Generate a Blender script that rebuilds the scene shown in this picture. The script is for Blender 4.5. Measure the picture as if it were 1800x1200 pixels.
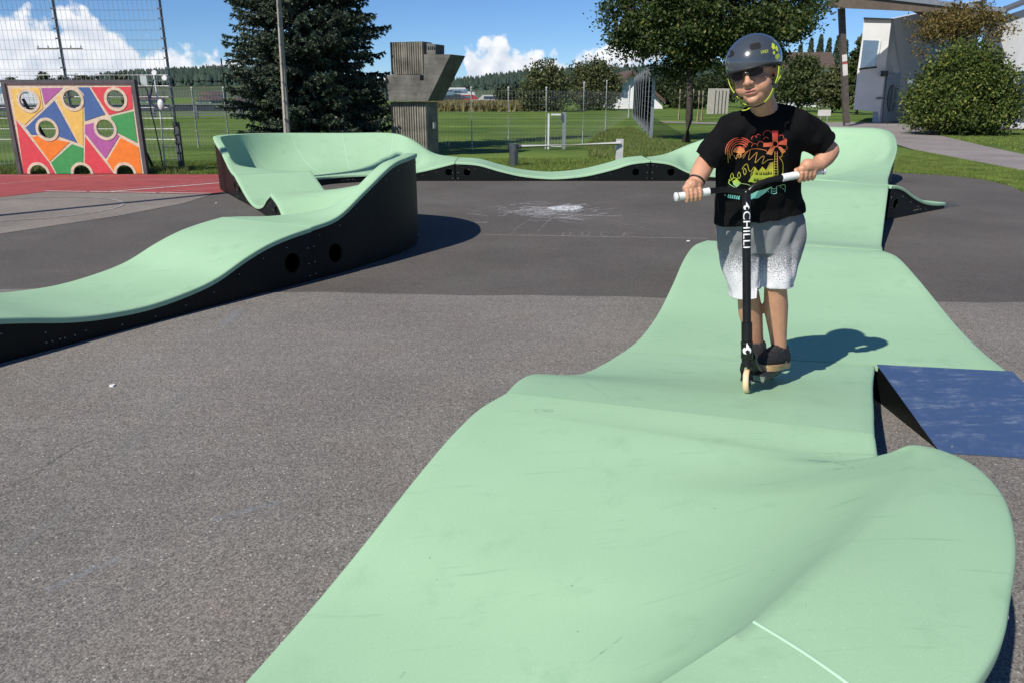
import bpy, bmesh, math, random
import numpy as np
from mathutils import Vector, Matrix, Euler, noise as mnoise
from mathutils.bvhtree import BVHTree
from mathutils.geometry import tessellate_polygon
R = math.radians
random.seed(7); rng = np.random.default_rng(7)
for o in list(bpy.data.objects): bpy.data.objects.remove(o)
scene = bpy.context.scene
col = scene.collection

# ------------------------------------------------------------------ camera
F = 1352.0; PITCH = R(17.8); CAM_H = 1.6
cam_d = bpy.data.cameras.new('camera'); cam = bpy.data.objects.new('camera', cam_d); col.objects.link(cam)
cam.location = (0, 0, CAM_H); cam.rotation_euler = (math.pi / 2 - PITCH, 0, 0)
cam_d.sensor_width = 36; cam_d.lens = F / 1800 * 36; cam_d.clip_end = 6000; cam_d.clip_start = 0.05
scene.camera = cam

# ------------------------------------------------------------------ light
SUN_AZ = 221.0; SUN_EL = 43.0          # sun stands behind the camera on the left
sx, sy = math.sin(R(SUN_AZ)), math.cos(R(SUN_AZ))
SUN_DIR = Vector((sx * math.cos(R(SUN_EL)), sy * math.cos(R(SUN_EL)), math.sin(R(SUN_EL))))
sun_d = bpy.data.lights.new('sun', 'SUN'); sun_d.energy = 5.0; sun_d.angle = R(0.5); sun_d.color = (1, .945, .85)
sun = bpy.data.objects.new('sun', sun_d); col.objects.link(sun)
sun.rotation_euler = SUN_DIR.to_track_quat('Z', 'Y').to_euler(); sun.location = SUN_DIR * 60
vs = scene.view_settings
vs.view_transform = 'Standard'; vs.look = 'None'; vs.gamma = 1; vs.exposure = 0.06; vs.use_curve_mapping = False
try: scene.display_settings.display_device = 'sRGB'
except Exception: pass

world = bpy.data.worlds.new('World'); scene.world = world; world.use_nodes = True
def build_world():
    nt = world.node_tree; N = nt.nodes; L = nt.links; N.clear()
    out = N.new('ShaderNodeOutputWorld'); bg = N.new('ShaderNodeBackground'); bg.inputs['Strength'].default_value = 1.0
    sky = N.new('ShaderNodeTexSky'); sky.sky_type = 'NISHITA'; sky.sun_disc = False
    sky.sun_elevation = R(SUN_EL); sky.sun_rotation = R(SUN_AZ)
    sky.air_density = 1.0; sky.dust_density = 0.0; sky.ozone_density = 4.0; sky.altitude = 2500
    def math_(op, a, b=None, c=None, clamp=False):
        n = N.new('ShaderNodeMath'); n.operation = op; n.use_clamp = clamp
        for i, v in enumerate((a, b, c)):
            if v is None: continue
            if isinstance(v, (int, float)): n.inputs[i].default_value = v
            else: L.new(v, n.inputs[i])
        return n.outputs[0]
    sc = N.new('ShaderNodeVectorMath'); sc.operation = 'SCALE'; sc.inputs['Scale'].default_value = SKY_STRENGTH
    L.new(sky.outputs[0], sc.inputs[0])
    # a cleaner, deeper blue as the phone camera gives
    tint = N.new('ShaderNodeMix'); tint.data_type = 'RGBA'; tint.blend_type = 'MULTIPLY'; tint.inputs['Factor'].default_value = 1
    L.new(sc.outputs[0], tint.inputs['A']); tint.inputs['B'].default_value = SKY_TINT
    tc = N.new('ShaderNodeTexCoord')
    nrm = N.new('ShaderNodeVectorMath'); nrm.operation = 'NORMALIZE'; L.new(tc.outputs['Generated'], nrm.inputs[0])
    sep = N.new('ShaderNodeSeparateXYZ'); L.new(nrm.outputs[0], sep.inputs[0])
    elev = math_('MULTIPLY', math_('ARCSINE', sep.outputs['Z']), 180 / math.pi)
    azi = math_('MULTIPLY', math_('ARCTAN2', sep.outputs['X'], sep.outputs['Y']), 180 / math.pi)
    azn = math_('MULTIPLY_ADD', azi, 1 / 360., 0.5)
    ramp = N.new('ShaderNodeValToRGB'); cr = ramp.color_ramp; cr.interpolation = 'EASE'
    stops = [(-180, .4), (-150, .2), (-125, .5), (-100, .25), (-75, .45), (-55, .3), (-42, .5), (-33, .76), (-29, .82), (-25.5, .72), (-21.8, .52),
             (-18.5, .42), (-16.5, .1), (-4.2, .18), (-2.0, .66), (-.4, .45), (.6, .62), (1.6, .5), (2.4, .3), (3.4, .46), (4.6, .4), (6.2, .72), (9, .6),
             (14, .25), (30, .12), (45, .3), (70, .45), (100, .25), (130, .45), (180, .4)]
    els = cr.elements
    while len(els) > 1: els.remove(els[-1])
    els[0].position = 0; els[0].color = (stops[0][1],) * 3 + (1,)
    for a, v in stops[1:]:
        e = els.new((a + 180) / 360.); e.color = (v, v, v, 1)
    L.new(azn, ramp.inputs[0])
    top = math_('MULTIPLY', ramp.outputs[0], 6.6)
    def dens(offset):
        add = N.new('ShaderNodeVectorMath'); add.operation = 'ADD'; L.new(nrm.outputs[0], add.inputs[0]); add.inputs[1].default_value = offset
        n1 = N.new('ShaderNodeTexNoise'); n1.inputs['Scale'].default_value = 17; n1.inputs['Detail'].default_value = 6
        n1.inputs['Roughness'].default_value = .52; n1.inputs['Lacunarity'].default_value = 2.2
        L.new(add.outputs[0], n1.inputs['Vector'])
        v1 = N.new('ShaderNodeTexVoronoi'); v1.feature = 'SMOOTH_F1'; v1.inputs['Scale'].default_value = 46; v1.inputs['Smoothness'].default_value = .35
        n2 = N.new('ShaderNodeTexNoise'); n2.inputs['Scale'].default_value = 60; n2.inputs['Detail'].default_value = 2
        L.new(add.outputs[0], n2.inputs['Vector'])
        w = N.new('ShaderNodeVectorMath'); w.operation = 'MULTIPLY_ADD'; L.new(n2.outputs['Color'], w.inputs[0]); w.inputs[1].default_value = (.012,) * 3
        L.new(add.outputs[0], w.inputs[2]); L.new(w.outputs[0], v1.inputs['Vector'])
        b = math_('MULTIPLY_ADD', v1.outputs['Distance'], -1.1, .35)
        return math_('ADD', math_('MULTIPLY', math_('SUBTRACT', n1.outputs[0], .5), 4.2), b)
    d0 = dens((0, 0, 0)); d1 = dens((-.006, 0, .012))
    base = math_('MULTIPLY', math_('SUBTRACT', top, elev), .55)
    dd = math_('ADD', base, d0)
    mr = N.new('ShaderNodeMapRange'); mr.interpolation_type = 'SMOOTHSTEP'; mr.inputs['From Min'].default_value = .0; mr.inputs['From Max'].default_value = .42
    L.new(dd, mr.inputs['Value'])
    horizon = N.new('ShaderNodeMapRange'); horizon.inputs['From Min'].default_value = -.3; horizon.inputs['From Max'].default_value = .4
    L.new(elev, horizon.inputs['Value'])
    mask = math_('MULTIPLY', math_('MULTIPLY', mr.outputs[0], horizon.outputs[0]), .96)
    lit = math_('MULTIPLY_ADD', math_('SUBTRACT', d0, d1), .55, .62, clamp=True)
    depth = N.new('ShaderNodeMapRange'); depth.inputs['From Min'].default_value = .2; depth.inputs['From Max'].default_value = 3.2; depth.inputs['To Min'].default_value = .22; depth.inputs['To Max'].default_value = -.14
    L.new(dd, depth.inputs['Value'])
    lit2 = math_('ADD', lit, depth.outputs[0], clamp=True)
    cc = N.new('ShaderNodeMix'); cc.data_type = 'RGBA'; L.new(lit2, cc.inputs['Factor'])
    cc.inputs['A'].default_value = (.40, .50, .66, 1); cc.inputs['B'].default_value = (.96, .97, 1.0, 1)
    mx = N.new('ShaderNodeMix'); mx.data_type = 'RGBA'; L.new(mask, mx.inputs['Factor']); L.new(tint.outputs['Result'], mx.inputs['A']); L.new(cc.outputs['Result'], mx.inputs['B'])
    world.cycles.sampling_method = 'MANUAL'; world.cycles.sample_map_resolution = 256
    L.new(mx.outputs['Result'], bg.inputs['Color']); L.new(bg.outputs[0], out.inputs['Surface'])
SKY_STRENGTH = 0.086; SKY_TINT = (.74, .95, 1.2, 1)
build_world()

# ------------------------------------------------------------------ pixel helpers (photo pixel -> direction; distance from the surface it touches)
def ray(x, y):
    u = (x - 900) / F; v = (600 - y) / F
    return Vector((u, math.cos(PITCH) + v * math.sin(PITCH), -math.sin(PITCH) + v * math.cos(PITCH)))
def P(x, y, h=0.0):
    d = ray(x, y); t = (h - CAM_H) / d.z
    return Vector((d.x * t, d.y * t, h))
def PY(x, y, Y):
    d = ray(x, y); t = Y / d.y
    return Vector((d.x * t, Y, CAM_H + d.z * t))

# ------------------------------------------------------------------ object helpers
ORI = {}
def tag(o, label=None, cat=None, group=None, kind=None):
    if label: o['label'] = label
    if cat: o['category'] = cat
    if group: o['group'] = group
    if kind: o['kind'] = kind
    return o
def thing(name, label, cat, loc, group=None):
    o = bpy.data.objects.new(name, None); col.objects.link(o); o.location = loc; o.empty_display_size = .1
    ORI[o] = Vector(loc); tag(o, label, cat, group)
    return o
def mesh_obj(name, verts, faces, mat=None, parent=None, smooth=False, loc=None, kind=None):
    off = ORI[parent] if parent is not None else Vector(loc or (0, 0, 0))
    me = bpy.data.meshes.new(name)
    v = np.asarray(verts, dtype=np.float64).reshape(-1, 3) - np.array(off)
    if isinstance(faces, np.ndarray):
        nf, k = faces.shape
        me.vertices.add(len(v)); me.vertices.foreach_set('co', v.astype(np.float32).ravel())
        me.loops.add(nf * k); me.loops.foreach_set('vertex_index', faces.astype(np.int32).ravel())
        me.polygons.add(nf); me.polygons.foreach_set('loop_start', np.arange(0, nf * k, k, dtype=np.int32))
        me.update(calc_edges=True)
    else:
        me.from_pydata([tuple(p) for p in v], [], faces); me.update()
    if smooth: me.polygons.foreach_set('use_smooth', np.ones(len(me.polygons), dtype=bool))
    if mat is not None: me.materials.append(mat)
    o = bpy.data.objects.new(name, me); col.objects.link(o)
    if parent is not None: o.parent = parent; ORI[o] = off
    else: o.location = off; ORI[o] = off
    if kind: o['kind'] = kind
    return o
def orient(u):
    u = Vector(u).normalized()
    a = Vector((0, 0, 1)) if abs(u.z) < .9 else Vector((1, 0, 0))
    s = u.cross(a).normalized(); return u, s, s.cross(u).normalized()
class MB:
    def __init__(self): self.v = []; self.f = []
    def add(self, vs_, fs):
        n = len(self.v); self.v += [tuple(p) for p in vs_]; self.f += [tuple(i + n for i in f) for f in fs]; return self
    def box(self, c, s, rz=0, M=None):
        c = Vector(c); hx, hy, hz = s[0] / 2, s[1] / 2, s[2] / 2
        m = M if M is not None else Matrix.Rotation(rz, 3, 'Z')
        pts = [c + m @ Vector((x * hx, y * hy, z * hz)) for z in (-1, 1) for x, y in ((-1, -1), (1, -1), (1, 1), (-1, 1))]
        return self.add(pts, [(3, 2, 1, 0), (4, 5, 6, 7), (0, 1, 5, 4), (1, 2, 6, 5), (2, 3, 7, 6), (3, 0, 4, 7)])
    def tube(self, path, rad, n=10, cap=True, flat=None):
        path = [Vector(p) for p in path]; m = len(path)
        rr = rad if isinstance(rad, (list, tuple)) else [rad] * m
        rings = []; prev = None
        for i, p in enumerate(path):
            d = (path[min(i + 1, m - 1)] - path[max(i - 1, 0)])
            if d.length < 1e-9: d = Vector((0, 0, 1))
            u, s, t = orient(d)
            if prev is not None:
                s2 = prev - u * prev.dot(u)
                if s2.length > 1e-6: s = s2.normalized(); t = u.cross(s)
            prev = s
            for k in range(n):
                a = 2 * math.pi * k / n
                rings.append(p + s * math.cos(a) * rr[i] + t * math.sin(a) * rr[i] * (flat or 1))
        fs = [(i * n + k, i * n + (k + 1) % n, (i + 1) * n + (k + 1) % n, (i + 1) * n + k) for i in range(m - 1) for k in range(n)]
        if cap: fs += [tuple(reversed(range(n))), tuple(range((m - 1) * n, m * n))]
        return self.add(rings, fs)
    def capsule(self, path, rad, n=14):
        path = [Vector(p) for p in path]; rr = list(rad) if isinstance(rad, (list, tuple)) else [rad] * len(path)
        d0 = (path[0] - path[1]).normalized(); d1 = (path[-1] - path[-2]).normalized()
        pp = []; rq = []
        for a in (80, 55, 25): pp.append(path[0] + d0 * rr[0] * math.sin(R(a))); rq.append(rr[0] * math.cos(R(a)))
        pp += path; rq += rr
        for a in (25, 55, 80): pp.append(path[-1] + d1 * rr[-1] * math.sin(R(a))); rq.append(rr[-1] * math.cos(R(a)))
        return self.tube(pp, rq, n)
    def ellipsoid(self, c, r, M=None, nu=20, nv=12):
        c = Vector(c); m = M or Matrix.Identity(3); pts = []; fs = []
        for i in range(nv + 1):
            th = math.pi * i / nv
            for k in range(nu):
                a = 2 * math.pi * k / nu
                pts.append(c + m @ Vector((r[0] * math.sin(th) * math.cos(a), r[1] * math.sin(th) * math.sin(a), r[2] * math.cos(th))))
        for i in range(nv):
            for k in range(nu): fs.append((i * nu + k, (i + 1) * nu + k, (i + 1) * nu + (k + 1) % nu, i * nu + (k + 1) % nu))
        return self.add(pts, fs)
    def prism(self, poly, a, b, to3):
        """extrude a 2D polygon between depths a and b, mapped with to3(u, v, w)"""
        n = len(poly)
        tri = tessellate_polygon([[Vector((p[0], p[1], 0)) for p in poly]])
        pts = [to3(p[0], p[1], a) for p in poly] + [to3(p[0], p[1], b) for p in poly]
        fs = [tuple(t) for t in tri] + [tuple(i + n for i in reversed(t)) for t in tri]
        fs += [(i, (i + 1) % n, (i + 1) % n + n, i + n) for i in range(n)]
        return self.add(pts, fs)
    def sheet(self, poly, z):
        tri = tessellate_polygon([[Vector((p[0], p[1], 0)) for p in poly]])
        return self.add([(p[0], p[1], z) for p in poly], [tuple(t) for t in tri])
    def lathe(self, c, axis, prof, n=20):
        u, s, t = orient(axis); c = Vector(c)
        pts = [c + u * h + s * math.cos(2 * math.pi * k / n) * r + t * math.sin(2 * math.pi * k / n) * r for h, r in prof for k in range(n)]
        m = len(prof)
        fs = [(i * n + k, i * n + (k + 1) % n, (i + 1) * n + (k + 1) % n, (i + 1) * n + k) for i in range(m - 1) for k in range(n)]
        fs += [tuple(reversed(range(n))), tuple(range((m - 1) * n, m * n))]
        return self.add(pts, fs)
    def build(self, name, mat=None, parent=None, smooth=False, loc=None, kind=None, fix=True):
        o = mesh_obj(name, self.v, self.f, mat, parent, smooth, loc, kind)
        if fix:
            bm = bmesh.new(); bm.from_mesh(o.data); bmesh.ops.recalc_face_normals(bm, faces=bm.faces); bm.to_mesh(o.data); bm.free()
        if smooth and smooth != 'all': auto_smooth(o.data, 40)
        return o
def auto_smooth(me, deg):
    bm = bmesh.new(); bm.from_mesh(me); lim = R(deg)
    for e in bm.edges:
        if len(e.link_faces) == 2 and e.calc_face_angle(0) > lim: e.smooth = False
    bm.to_mesh(me); bm.free()
def catmull(pts, n):
    """resample a polyline of numpy points with n samples (centripetal-ish catmull rom, uniform in index)"""
    p = np.asarray(pts, float); m = len(p); out = []
    ts = np.linspace(0, m - 1, n)
    for t in ts:
        i = min(int(t), m - 2); u = t - i
        p0 = p[max(i - 1, 0)] if i > 0 else 2 * p[0] - p[1]; p1 = p[i]; p2 = p[i + 1]; p3 = p[i + 2] if i + 2 < m else 2 * p[-1] - p[-2]
        out.append(.5 * (2 * p1 + (p2 - p0) * u + (2 * p0 - 5 * p1 + 4 * p2 - p3) * u * u + (3 * p1 - p0 - 3 * p2 + p3) * u ** 3))
    return np.array(out)

# ------------------------------------------------------------------ materials
MATS = {}
def mat_base(name):
    m = bpy.data.materials.new(name); m.use_nodes = True; nt = m.node_tree; b = nt.nodes['Principled BSDF']; MATS[name] = m
    return m, nt, b
def c4(c): return (c[0], c[1], c[2], 1)
def simple(name, c, rough=.6, metal=0, var=.12, scale=8, bump=0, bscale=60, spec=.5, detail=5, coat=0, var2=None):
    m, nt, b = mat_base(name); N = nt.nodes; L = nt.links
    tc = N.new('ShaderNodeTexCoord'); n = N.new('ShaderNodeTexNoise'); n.inputs['Scale'].default_value = scale; n.inputs['Detail'].default_value = detail
    L.new(tc.outputs['Object'], n.inputs['Vector'])
    r = N.new('ShaderNodeValToRGB'); r.color_ramp.elements[0].position = .3; r.color_ramp.elements[1].position = .7
    r.color_ramp.elements[0].color = c4([x * (1 - var) for x in c]); r.color_ramp.elements[1].color = c4(var2 if var2 else [min(1, x * (1 + var)) for x in c])
    L.new(n.outputs[0], r.inputs[0]); L.new(r.outputs[0], b.inputs['Base Color'])
    b.inputs['Roughness'].default_value = rough; b.inputs['Metallic'].default_value = metal; b.inputs['Specular IOR Level'].default_value = spec
    if coat: b.inputs['Coat Weight'].default_value = coat
    if bump:
        n2 = N.new('ShaderNodeTexNoise'); n2.inputs['Scale'].default_value = bscale; n2.inputs['Detail'].default_value = 2; L.new(tc.outputs['Object'], n2.inputs['Vector'])
        bp = N.new('ShaderNodeBump'); bp.inputs['Strength'].default_value = bump; bp.inputs['Distance'].default_value = .02
        L.new(n2.outputs[0], bp.inputs['Height']); L.new(bp.outputs[0], b.inputs['Normal'])
    return m
def leaf_mat(name, c1, c2, c3=None, trans=.25, rough=.55, clump=0, cscale=1.0):
    m, nt, b = mat_base(name); N = nt.nodes; L = nt.links
    g = N.new('ShaderNodeNewGeometry'); r = N.new('ShaderNodeValToRGB'); e = r.color_ramp.elements
    e[0].color = c4(c1); e[1].color = c4(c2); e[0].position = .1; e[1].position = .85
    if c3: x = e.new(.96); x.color = c4(c3)
    L.new(g.outputs['Random Per Island'], r.inputs[0]); src = r.outputs[0]
    if clump:
        tc = N.new('ShaderNodeTexCoord'); n = N.new('ShaderNodeTexNoise'); n.inputs['Scale'].default_value = cscale; n.inputs['Detail'].default_value = 5; n.inputs['Roughness'].default_value = .65; L.new(tc.outputs['Object'], n.inputs['Vector'])
        r2 = N.new('ShaderNodeValToRGB'); e2 = r2.color_ramp.elements; e2[0].position = .3; e2[1].position = .7; e2[0].color = (1 - clump, 1 - clump, 1 - clump, 1); e2[1].color = (1 + clump, 1 + clump * .9, 1 + clump * .6, 1); L.new(n.outputs[0], r2.inputs[0])
        mx2 = N.new('ShaderNodeMix'); mx2.data_type = 'RGBA'; mx2.blend_type = 'MULTIPLY'; mx2.inputs['Factor'].default_value = 1; L.new(src, mx2.inputs['A']); L.new(r2.outputs[0], mx2.inputs['B']); src = mx2.outputs['Result']
    L.new(src, b.inputs['Base Color']); b.inputs['Roughness'].default_value = rough
    b.inputs['Specular IOR Level'].default_value = .35
    t = N.new('ShaderNodeBsdfTranslucent'); L.new(src, t.inputs['Color'])
    mx = N.new('ShaderNodeMixShader'); mx.inputs[0].default_value = trans; L.new(b.outputs[0], mx.inputs[1]); L.new(t.outputs[0], mx.inputs[2])
    L.new(mx.outputs[0], nt.nodes['Material Output'].inputs['Surface'])
    return m
def asphalt_mat(name, c, stone, stone_c, patch=.16, coarse=1.0, bumps=.5):
    m, nt, b = mat_base(name); N = nt.nodes; L = nt.links
    tc = N.new('ShaderNodeTexCoord'); V = tc.outputs['Object']
    def noise(s, d=4, r=.55):
        n = N.new('ShaderNodeTexNoise'); n.inputs['Scale'].default_value = s; n.inputs['Detail'].default_value = d; n.inputs['Roughness'].default_value = r; L.new(V, n.inputs['Vector']); return n.outputs[0]
    def ramp(x, p0, c0, p1, c1):
        r = N.new('ShaderNodeValToRGB'); e = r.color_ramp.elements; e[0].position = p0; e[1].position = p1; e[0].color = c4(c0); e[1].color = c4(c1); L.new(x, r.inputs[0]); return r.outputs[0]
    def mix(f, a, bb, mode='MIX'):
        n = N.new('ShaderNodeMix'); n.data_type = 'RGBA'; n.blend_type = mode
        for k, v in (('Factor', f), ('A', a), ('B', bb)):
            if isinstance(v, (int, float)): n.inputs[k].default_value = v
            elif isinstance(v, tuple): n.inputs[k].default_value = v
            else: L.new(v, n.inputs[k])
        return n.outputs['Result']
    big = ramp(noise(.55, 6, .62), .3, [x * (1 - patch) for x in c], .72, [x * (1 + patch) for x in c])
    warm = ramp(noise(1.7, 3), .45, (1, 1, 1), .7, (1.03, .99, .975))
    base = mix(1.0, big, warm, 'MULTIPLY')
    streak_m = N.new('ShaderNodeMapping'); streak_m.inputs['Scale'].default_value = (.6, 5, 1); streak_m.inputs['Rotation'].default_value = (0, 0, .15); L.new(V, streak_m.inputs['Vector'])
    sn = N.new('ShaderNodeTexNoise'); sn.inputs['Scale'].default_value = 3; sn.inputs['Detail'].default_value = 6; L.new(streak_m.outputs[0], sn.inputs['Vector'])
    base = mix(1.0, base, ramp(sn.outputs[0], .35, (.96, .96, .96), .65, (1.04, 1.04, 1.04)), 'MULTIPLY')
    fine = ramp(noise(210 * coarse, 4, .85), .32, (.45, .45, .45), .7, (1.6, 1.58, 1.55))
    base = mix(1.0, base, fine, 'MULTIPLY')
    vg = N.new('ShaderNodeTexVoronoi'); vg.inputs['Scale'].default_value = 170 * coarse; L.new(V, vg.inputs['Vector'])
    base = mix(1.0, base, ramp(vg.outputs['Color'], .1, (.55, .55, .55), .9, (1.45, 1.43, 1.41)), 'MULTIPLY')
    vo = N.new('ShaderNodeTexVoronoi'); vo.inputs['Scale'].default_value = 120 * coarse; L.new(V, vo.inputs['Vector'])
    sel = ramp(vo.outputs['Color'], 1 - stone, (0, 0, 0), min(1, 1 - stone + .04), (1, 1, 1))
    dm = ramp(vo.outputs['Distance'], .25, (1, 1, 1), .5, (0, 0, 0))
    base = mix(mix(1.0, sel, dm, 'MULTIPLY'), base, c4(stone_c))
    L.new(base, b.inputs['Base Color']); b.inputs['Roughness'].default_value = .82; b.inputs['Specular IOR Level'].default_value = .35
    bp = N.new('ShaderNodeBump'); bp.inputs['Strength'].default_value = bumps; bp.inputs['Distance'].default_value = .004
    L.new(noise(150 * coarse, 3, .7), bp.inputs['Height']); L.new(bp.outputs[0], b.inputs['Normal'])
    return m
# ================================================================== setting
M_ASPH_DARK = asphalt_mat('dark_asphalt', (.108, .100, .093), .035, (.28, .27, .26), .2, 1.0, .4)
M_ASPH_LIGHT = asphalt_mat('worn_asphalt', (.202, .192, .178), .14, (.60, .58, .55), .18, .85, 1.0)
M_ASPH_COURT = asphalt_mat('court_asphalt', (.225, .205, .185), .03, (.3, .29, .27), .2, 1.0, .4)
M_PATH = asphalt_mat('path_asphalt', (.26, .24, .235), .04, (.36, .35, .33), .18, .8, .4)
M_TARTAN = simple('red_tartan', (.33, .062, .062), .85, var=.14, scale=2.5, bump=.3, bscale=220)
def grass_ground():
    m, nt, b = mat_base('grass_ground'); N = nt.nodes; L = nt.links
    tc = N.new('ShaderNodeTexCoord'); V = tc.outputs['Object']
    n = N.new('ShaderNodeTexNoise'); n.inputs['Scale'].default_value = .22; n.inputs['Detail'].default_value = 9; n.inputs['Roughness'].default_value = .68; L.new(V, n.inputs['Vector'])
    r = N.new('ShaderNodeValToRGB'); e = r.color_ramp.elements; e[0].position = .3; e[0].color = (.065, .125, .018, 1); e[1].position = .72; e[1].color = (.17, .24, .05, 1)
    x = e.new(.86); x.color = (.24, .24, .09, 1)
    L.new(n.outputs[0], r.inputs[0])
    mp = N.new('ShaderNodeMapping'); mp.inputs['Rotation'].default_value = (0, 0, .06); mp.inputs['Scale'].default_value = (.02, .32, 1); L.new(V, mp.inputs['Vector'])
    w = N.new('ShaderNodeTexNoise'); w.inputs['Scale'].default_value = 1.0; w.inputs['Detail'].default_value = 4; L.new(mp.outputs[0], w.inputs['Vector'])
    r2 = N.new('ShaderNodeValToRGB'); e = r2.color_ramp.elements; e[0].position = .4; e[0].color = (.72, .75, .7, 1); e[1].position = .6; e[1].color = (1.12, 1.1, 1.1, 1); L.new(w.outputs[0], r2.inputs[0])
    mx = N.new('ShaderNodeMix'); mx.data_type = 'RGBA'; mx.blend_type = 'MULTIPLY'; mx.inputs['Factor'].default_value = 1; L.new(r.outputs[0], mx.inputs['A']); L.new(r2.outputs[0], mx.inputs['B'])
    L.new(mx.outputs['Result'], b.inputs['Base Color']); b.inputs['Roughness'].default_value = .9; b.inputs['Specular IOR Level'].default_value = .2
    n3 = N.new('ShaderNodeTexNoise'); n3.inputs['Scale'].default_value = 26; n3.inputs['Detail'].default_value = 5; L.new(V, n3.inputs['Vector'])
    bp = N.new('ShaderNodeBump'); bp.inputs['Strength'].default_value = .9; bp.inputs['Distance'].default_value = .05; L.new(n3.outputs[0], bp.inputs['Height']); L.new(bp.outputs[0], b.inputs['Normal'])
    return m
M_GRASS = grass_ground()
M_WHITE_LINE = simple('line_paint', (.62, .58, .55), .8, var=.25, scale=14)
M_LINE_FAINT = simple('worn_line_paint', (.30, .28, .265), .85, var=.3, scale=10)
M_LINE_RED = simple('worn_line_on_tartan', (.5, .26, .24), .85, var=.3, scale=10)

def structure(name, mb, mat):
    return tag(mb.build(name, mat, None, fix=False), kind='structure')
# ground sheet to the horizon
ring = []
gm = MB(); seg = 64
rad = [0, 30, 60, 120, 300, 800, 2500, 5000]
pts = [(0, 0, -.02)]
for r_ in rad[1:]:
    for k in range(seg):
        a = 2 * math.pi * k / seg; pts.append((r_ * math.sin(a), r_ * math.cos(a), -.02))
fs = [(0, 1 + (k + 1) % seg, 1 + k) for k in range(seg)]
for i in range(len(rad) - 2):
    for k in range(seg):
        a = 1 + i * seg + k; b_ = 1 + i * seg + (k + 1) % seg
        fs.append((a, b_, b_ + seg, a + seg))
gm.add(pts, fs); structure('lawn', gm, M_GRASS)

asph = [(-40, 16.45), (-8, 16.42), (-5.2, 16.36), (-3, 16.75), (0, 16.72), (4, 17.0), (7.3, 17.4), (8.25, 16.72), (8.8, 16.35), (9.12, 15.9), (9.25, 15.2), (9.1, 14.2), (8.75, 13.3), (8.5, 12), (8.9, 9), (10, 5), (13, -3), (13, -14), (-40, -14)]
structure('asphalt_ground', MB().sheet(asph, 0.0), M_ASPH_DARK)
# older, lighter asphalt in front, cut edge slightly uneven
edge = []
for i in range(90):
    X = -12 + i * 22 / 89.
    edge.append((X, 6.22 - .055 * X + .018 * math.sin(X * 3.1) + .014 * math.sin(X * 7.7 + 1) + random.uniform(-.006, .006)))
structure('worn_asphalt_surface', MB().sheet([(-12, -10)] + [(9.8, -10)] + edge[::-1], .004), M_ASPH_LIGHT)
# court and running track
court = [(-30, 3.0), (-9.5, 4.6), (-7.6, 6.9), (-6.15, 9.18), (-5.42, 10.63), (-5.05, 11.9), (-5.02, 13.0), (-8.0, 13.35), (-8.35, 12.5), (-30, 9.5)]
structure('court_surface', MB().sheet(court, .004), M_ASPH_COURT)
red = [(-40, 16.35), (-8, 16.32), (-4.4, 16.3), (-4.6, 14.4), (-4.95, 13.35), (-5.02, 13.0), (-8.0, 13.35), (-8.35, 12.5), (-30, 9.5), (-40, 9.5)]
structure('running_track', MB().sheet(red, .008), M_TARTAN)
def line_strip(a, b, w, z):
    a = Vector(a); b = Vector(b); d = (b - a).normalized(); n_ = Vector((-d.y, d.x)) * w / 2
    return [(p.x, p.y, z) for p in (a - n_, b - n_, b + n_, a + n_)]
lines = [((-6.9, 13.3), (-4.6, 15.6), .07, M_WHITE_LINE), ((-7.3, 13.3), (-5.2, 15.4), .04, M_LINE_RED), ((-6.1, 13.1), (-4.5, 14.5), .035, M_LINE_RED),
         ((-8.6, 13.0), (-12, 11.9), .05, M_LINE_RED), ((-10.3, 13.4), (-8.3, 16.2), .05, M_LINE_RED), ((-14, 15.9), (-9.6, 16.0), .05, M_LINE_RED),
         ((-7.4, 15.2), (-5.2, 15.25), .04, M_LINE_RED), ((-8.05, 13.42), (-5.05, 13.08), .05, M_WHITE_LINE)]
for a, b_, w, m_ in lines:
    structure('track_line', MB().add(line_strip(a, b_, w, .012), [(0, 1, 2, 3)]), m_)
cm = MB(); c0 = Vector((-7.25, 11.35)); n_ = 72
pp = []
for k in range(n_):
    a = 2 * math.pi * k / n_
    for r_ in (1.32, 1.37): pp.append((c0.x + r_ * 1.05 * math.cos(a), c0.y + r_ * .95 * math.sin(a), .009))
cm.add(pp, [(2 * k, 2 * k + 1, (2 * k + 3) % (2 * n_), (2 * k + 2) % (2 * n_)) for k in range(n_)])
structure('court_circle_line', cm, M_LINE_FAINT)
# footpath and forecourt on the right
path = [(9.8, 8.5), (10.6, 13), (11.2, 17.2), (12.15, 24.0), (13.2, 27.8), (14.5, 33.5), (15.0, 40), (14, 47.5), (27, 48.2), (30, 40), (22, 37.5), (19.2, 36), (17.6, 33), (15.4, 26), (14.2, 21.8), (13.3, 17), (12.9, 12), (12.4, 8.5)]
structure('footpath', MB().sheet(path, .004), M_PATH)
structure('gravel_path', MB().sheet([(15, 41), (9, 47), (9, 49.5), (15, 45)], .003), M_PATH)
for yb in (20.5, 29.5):
    pass

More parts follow.
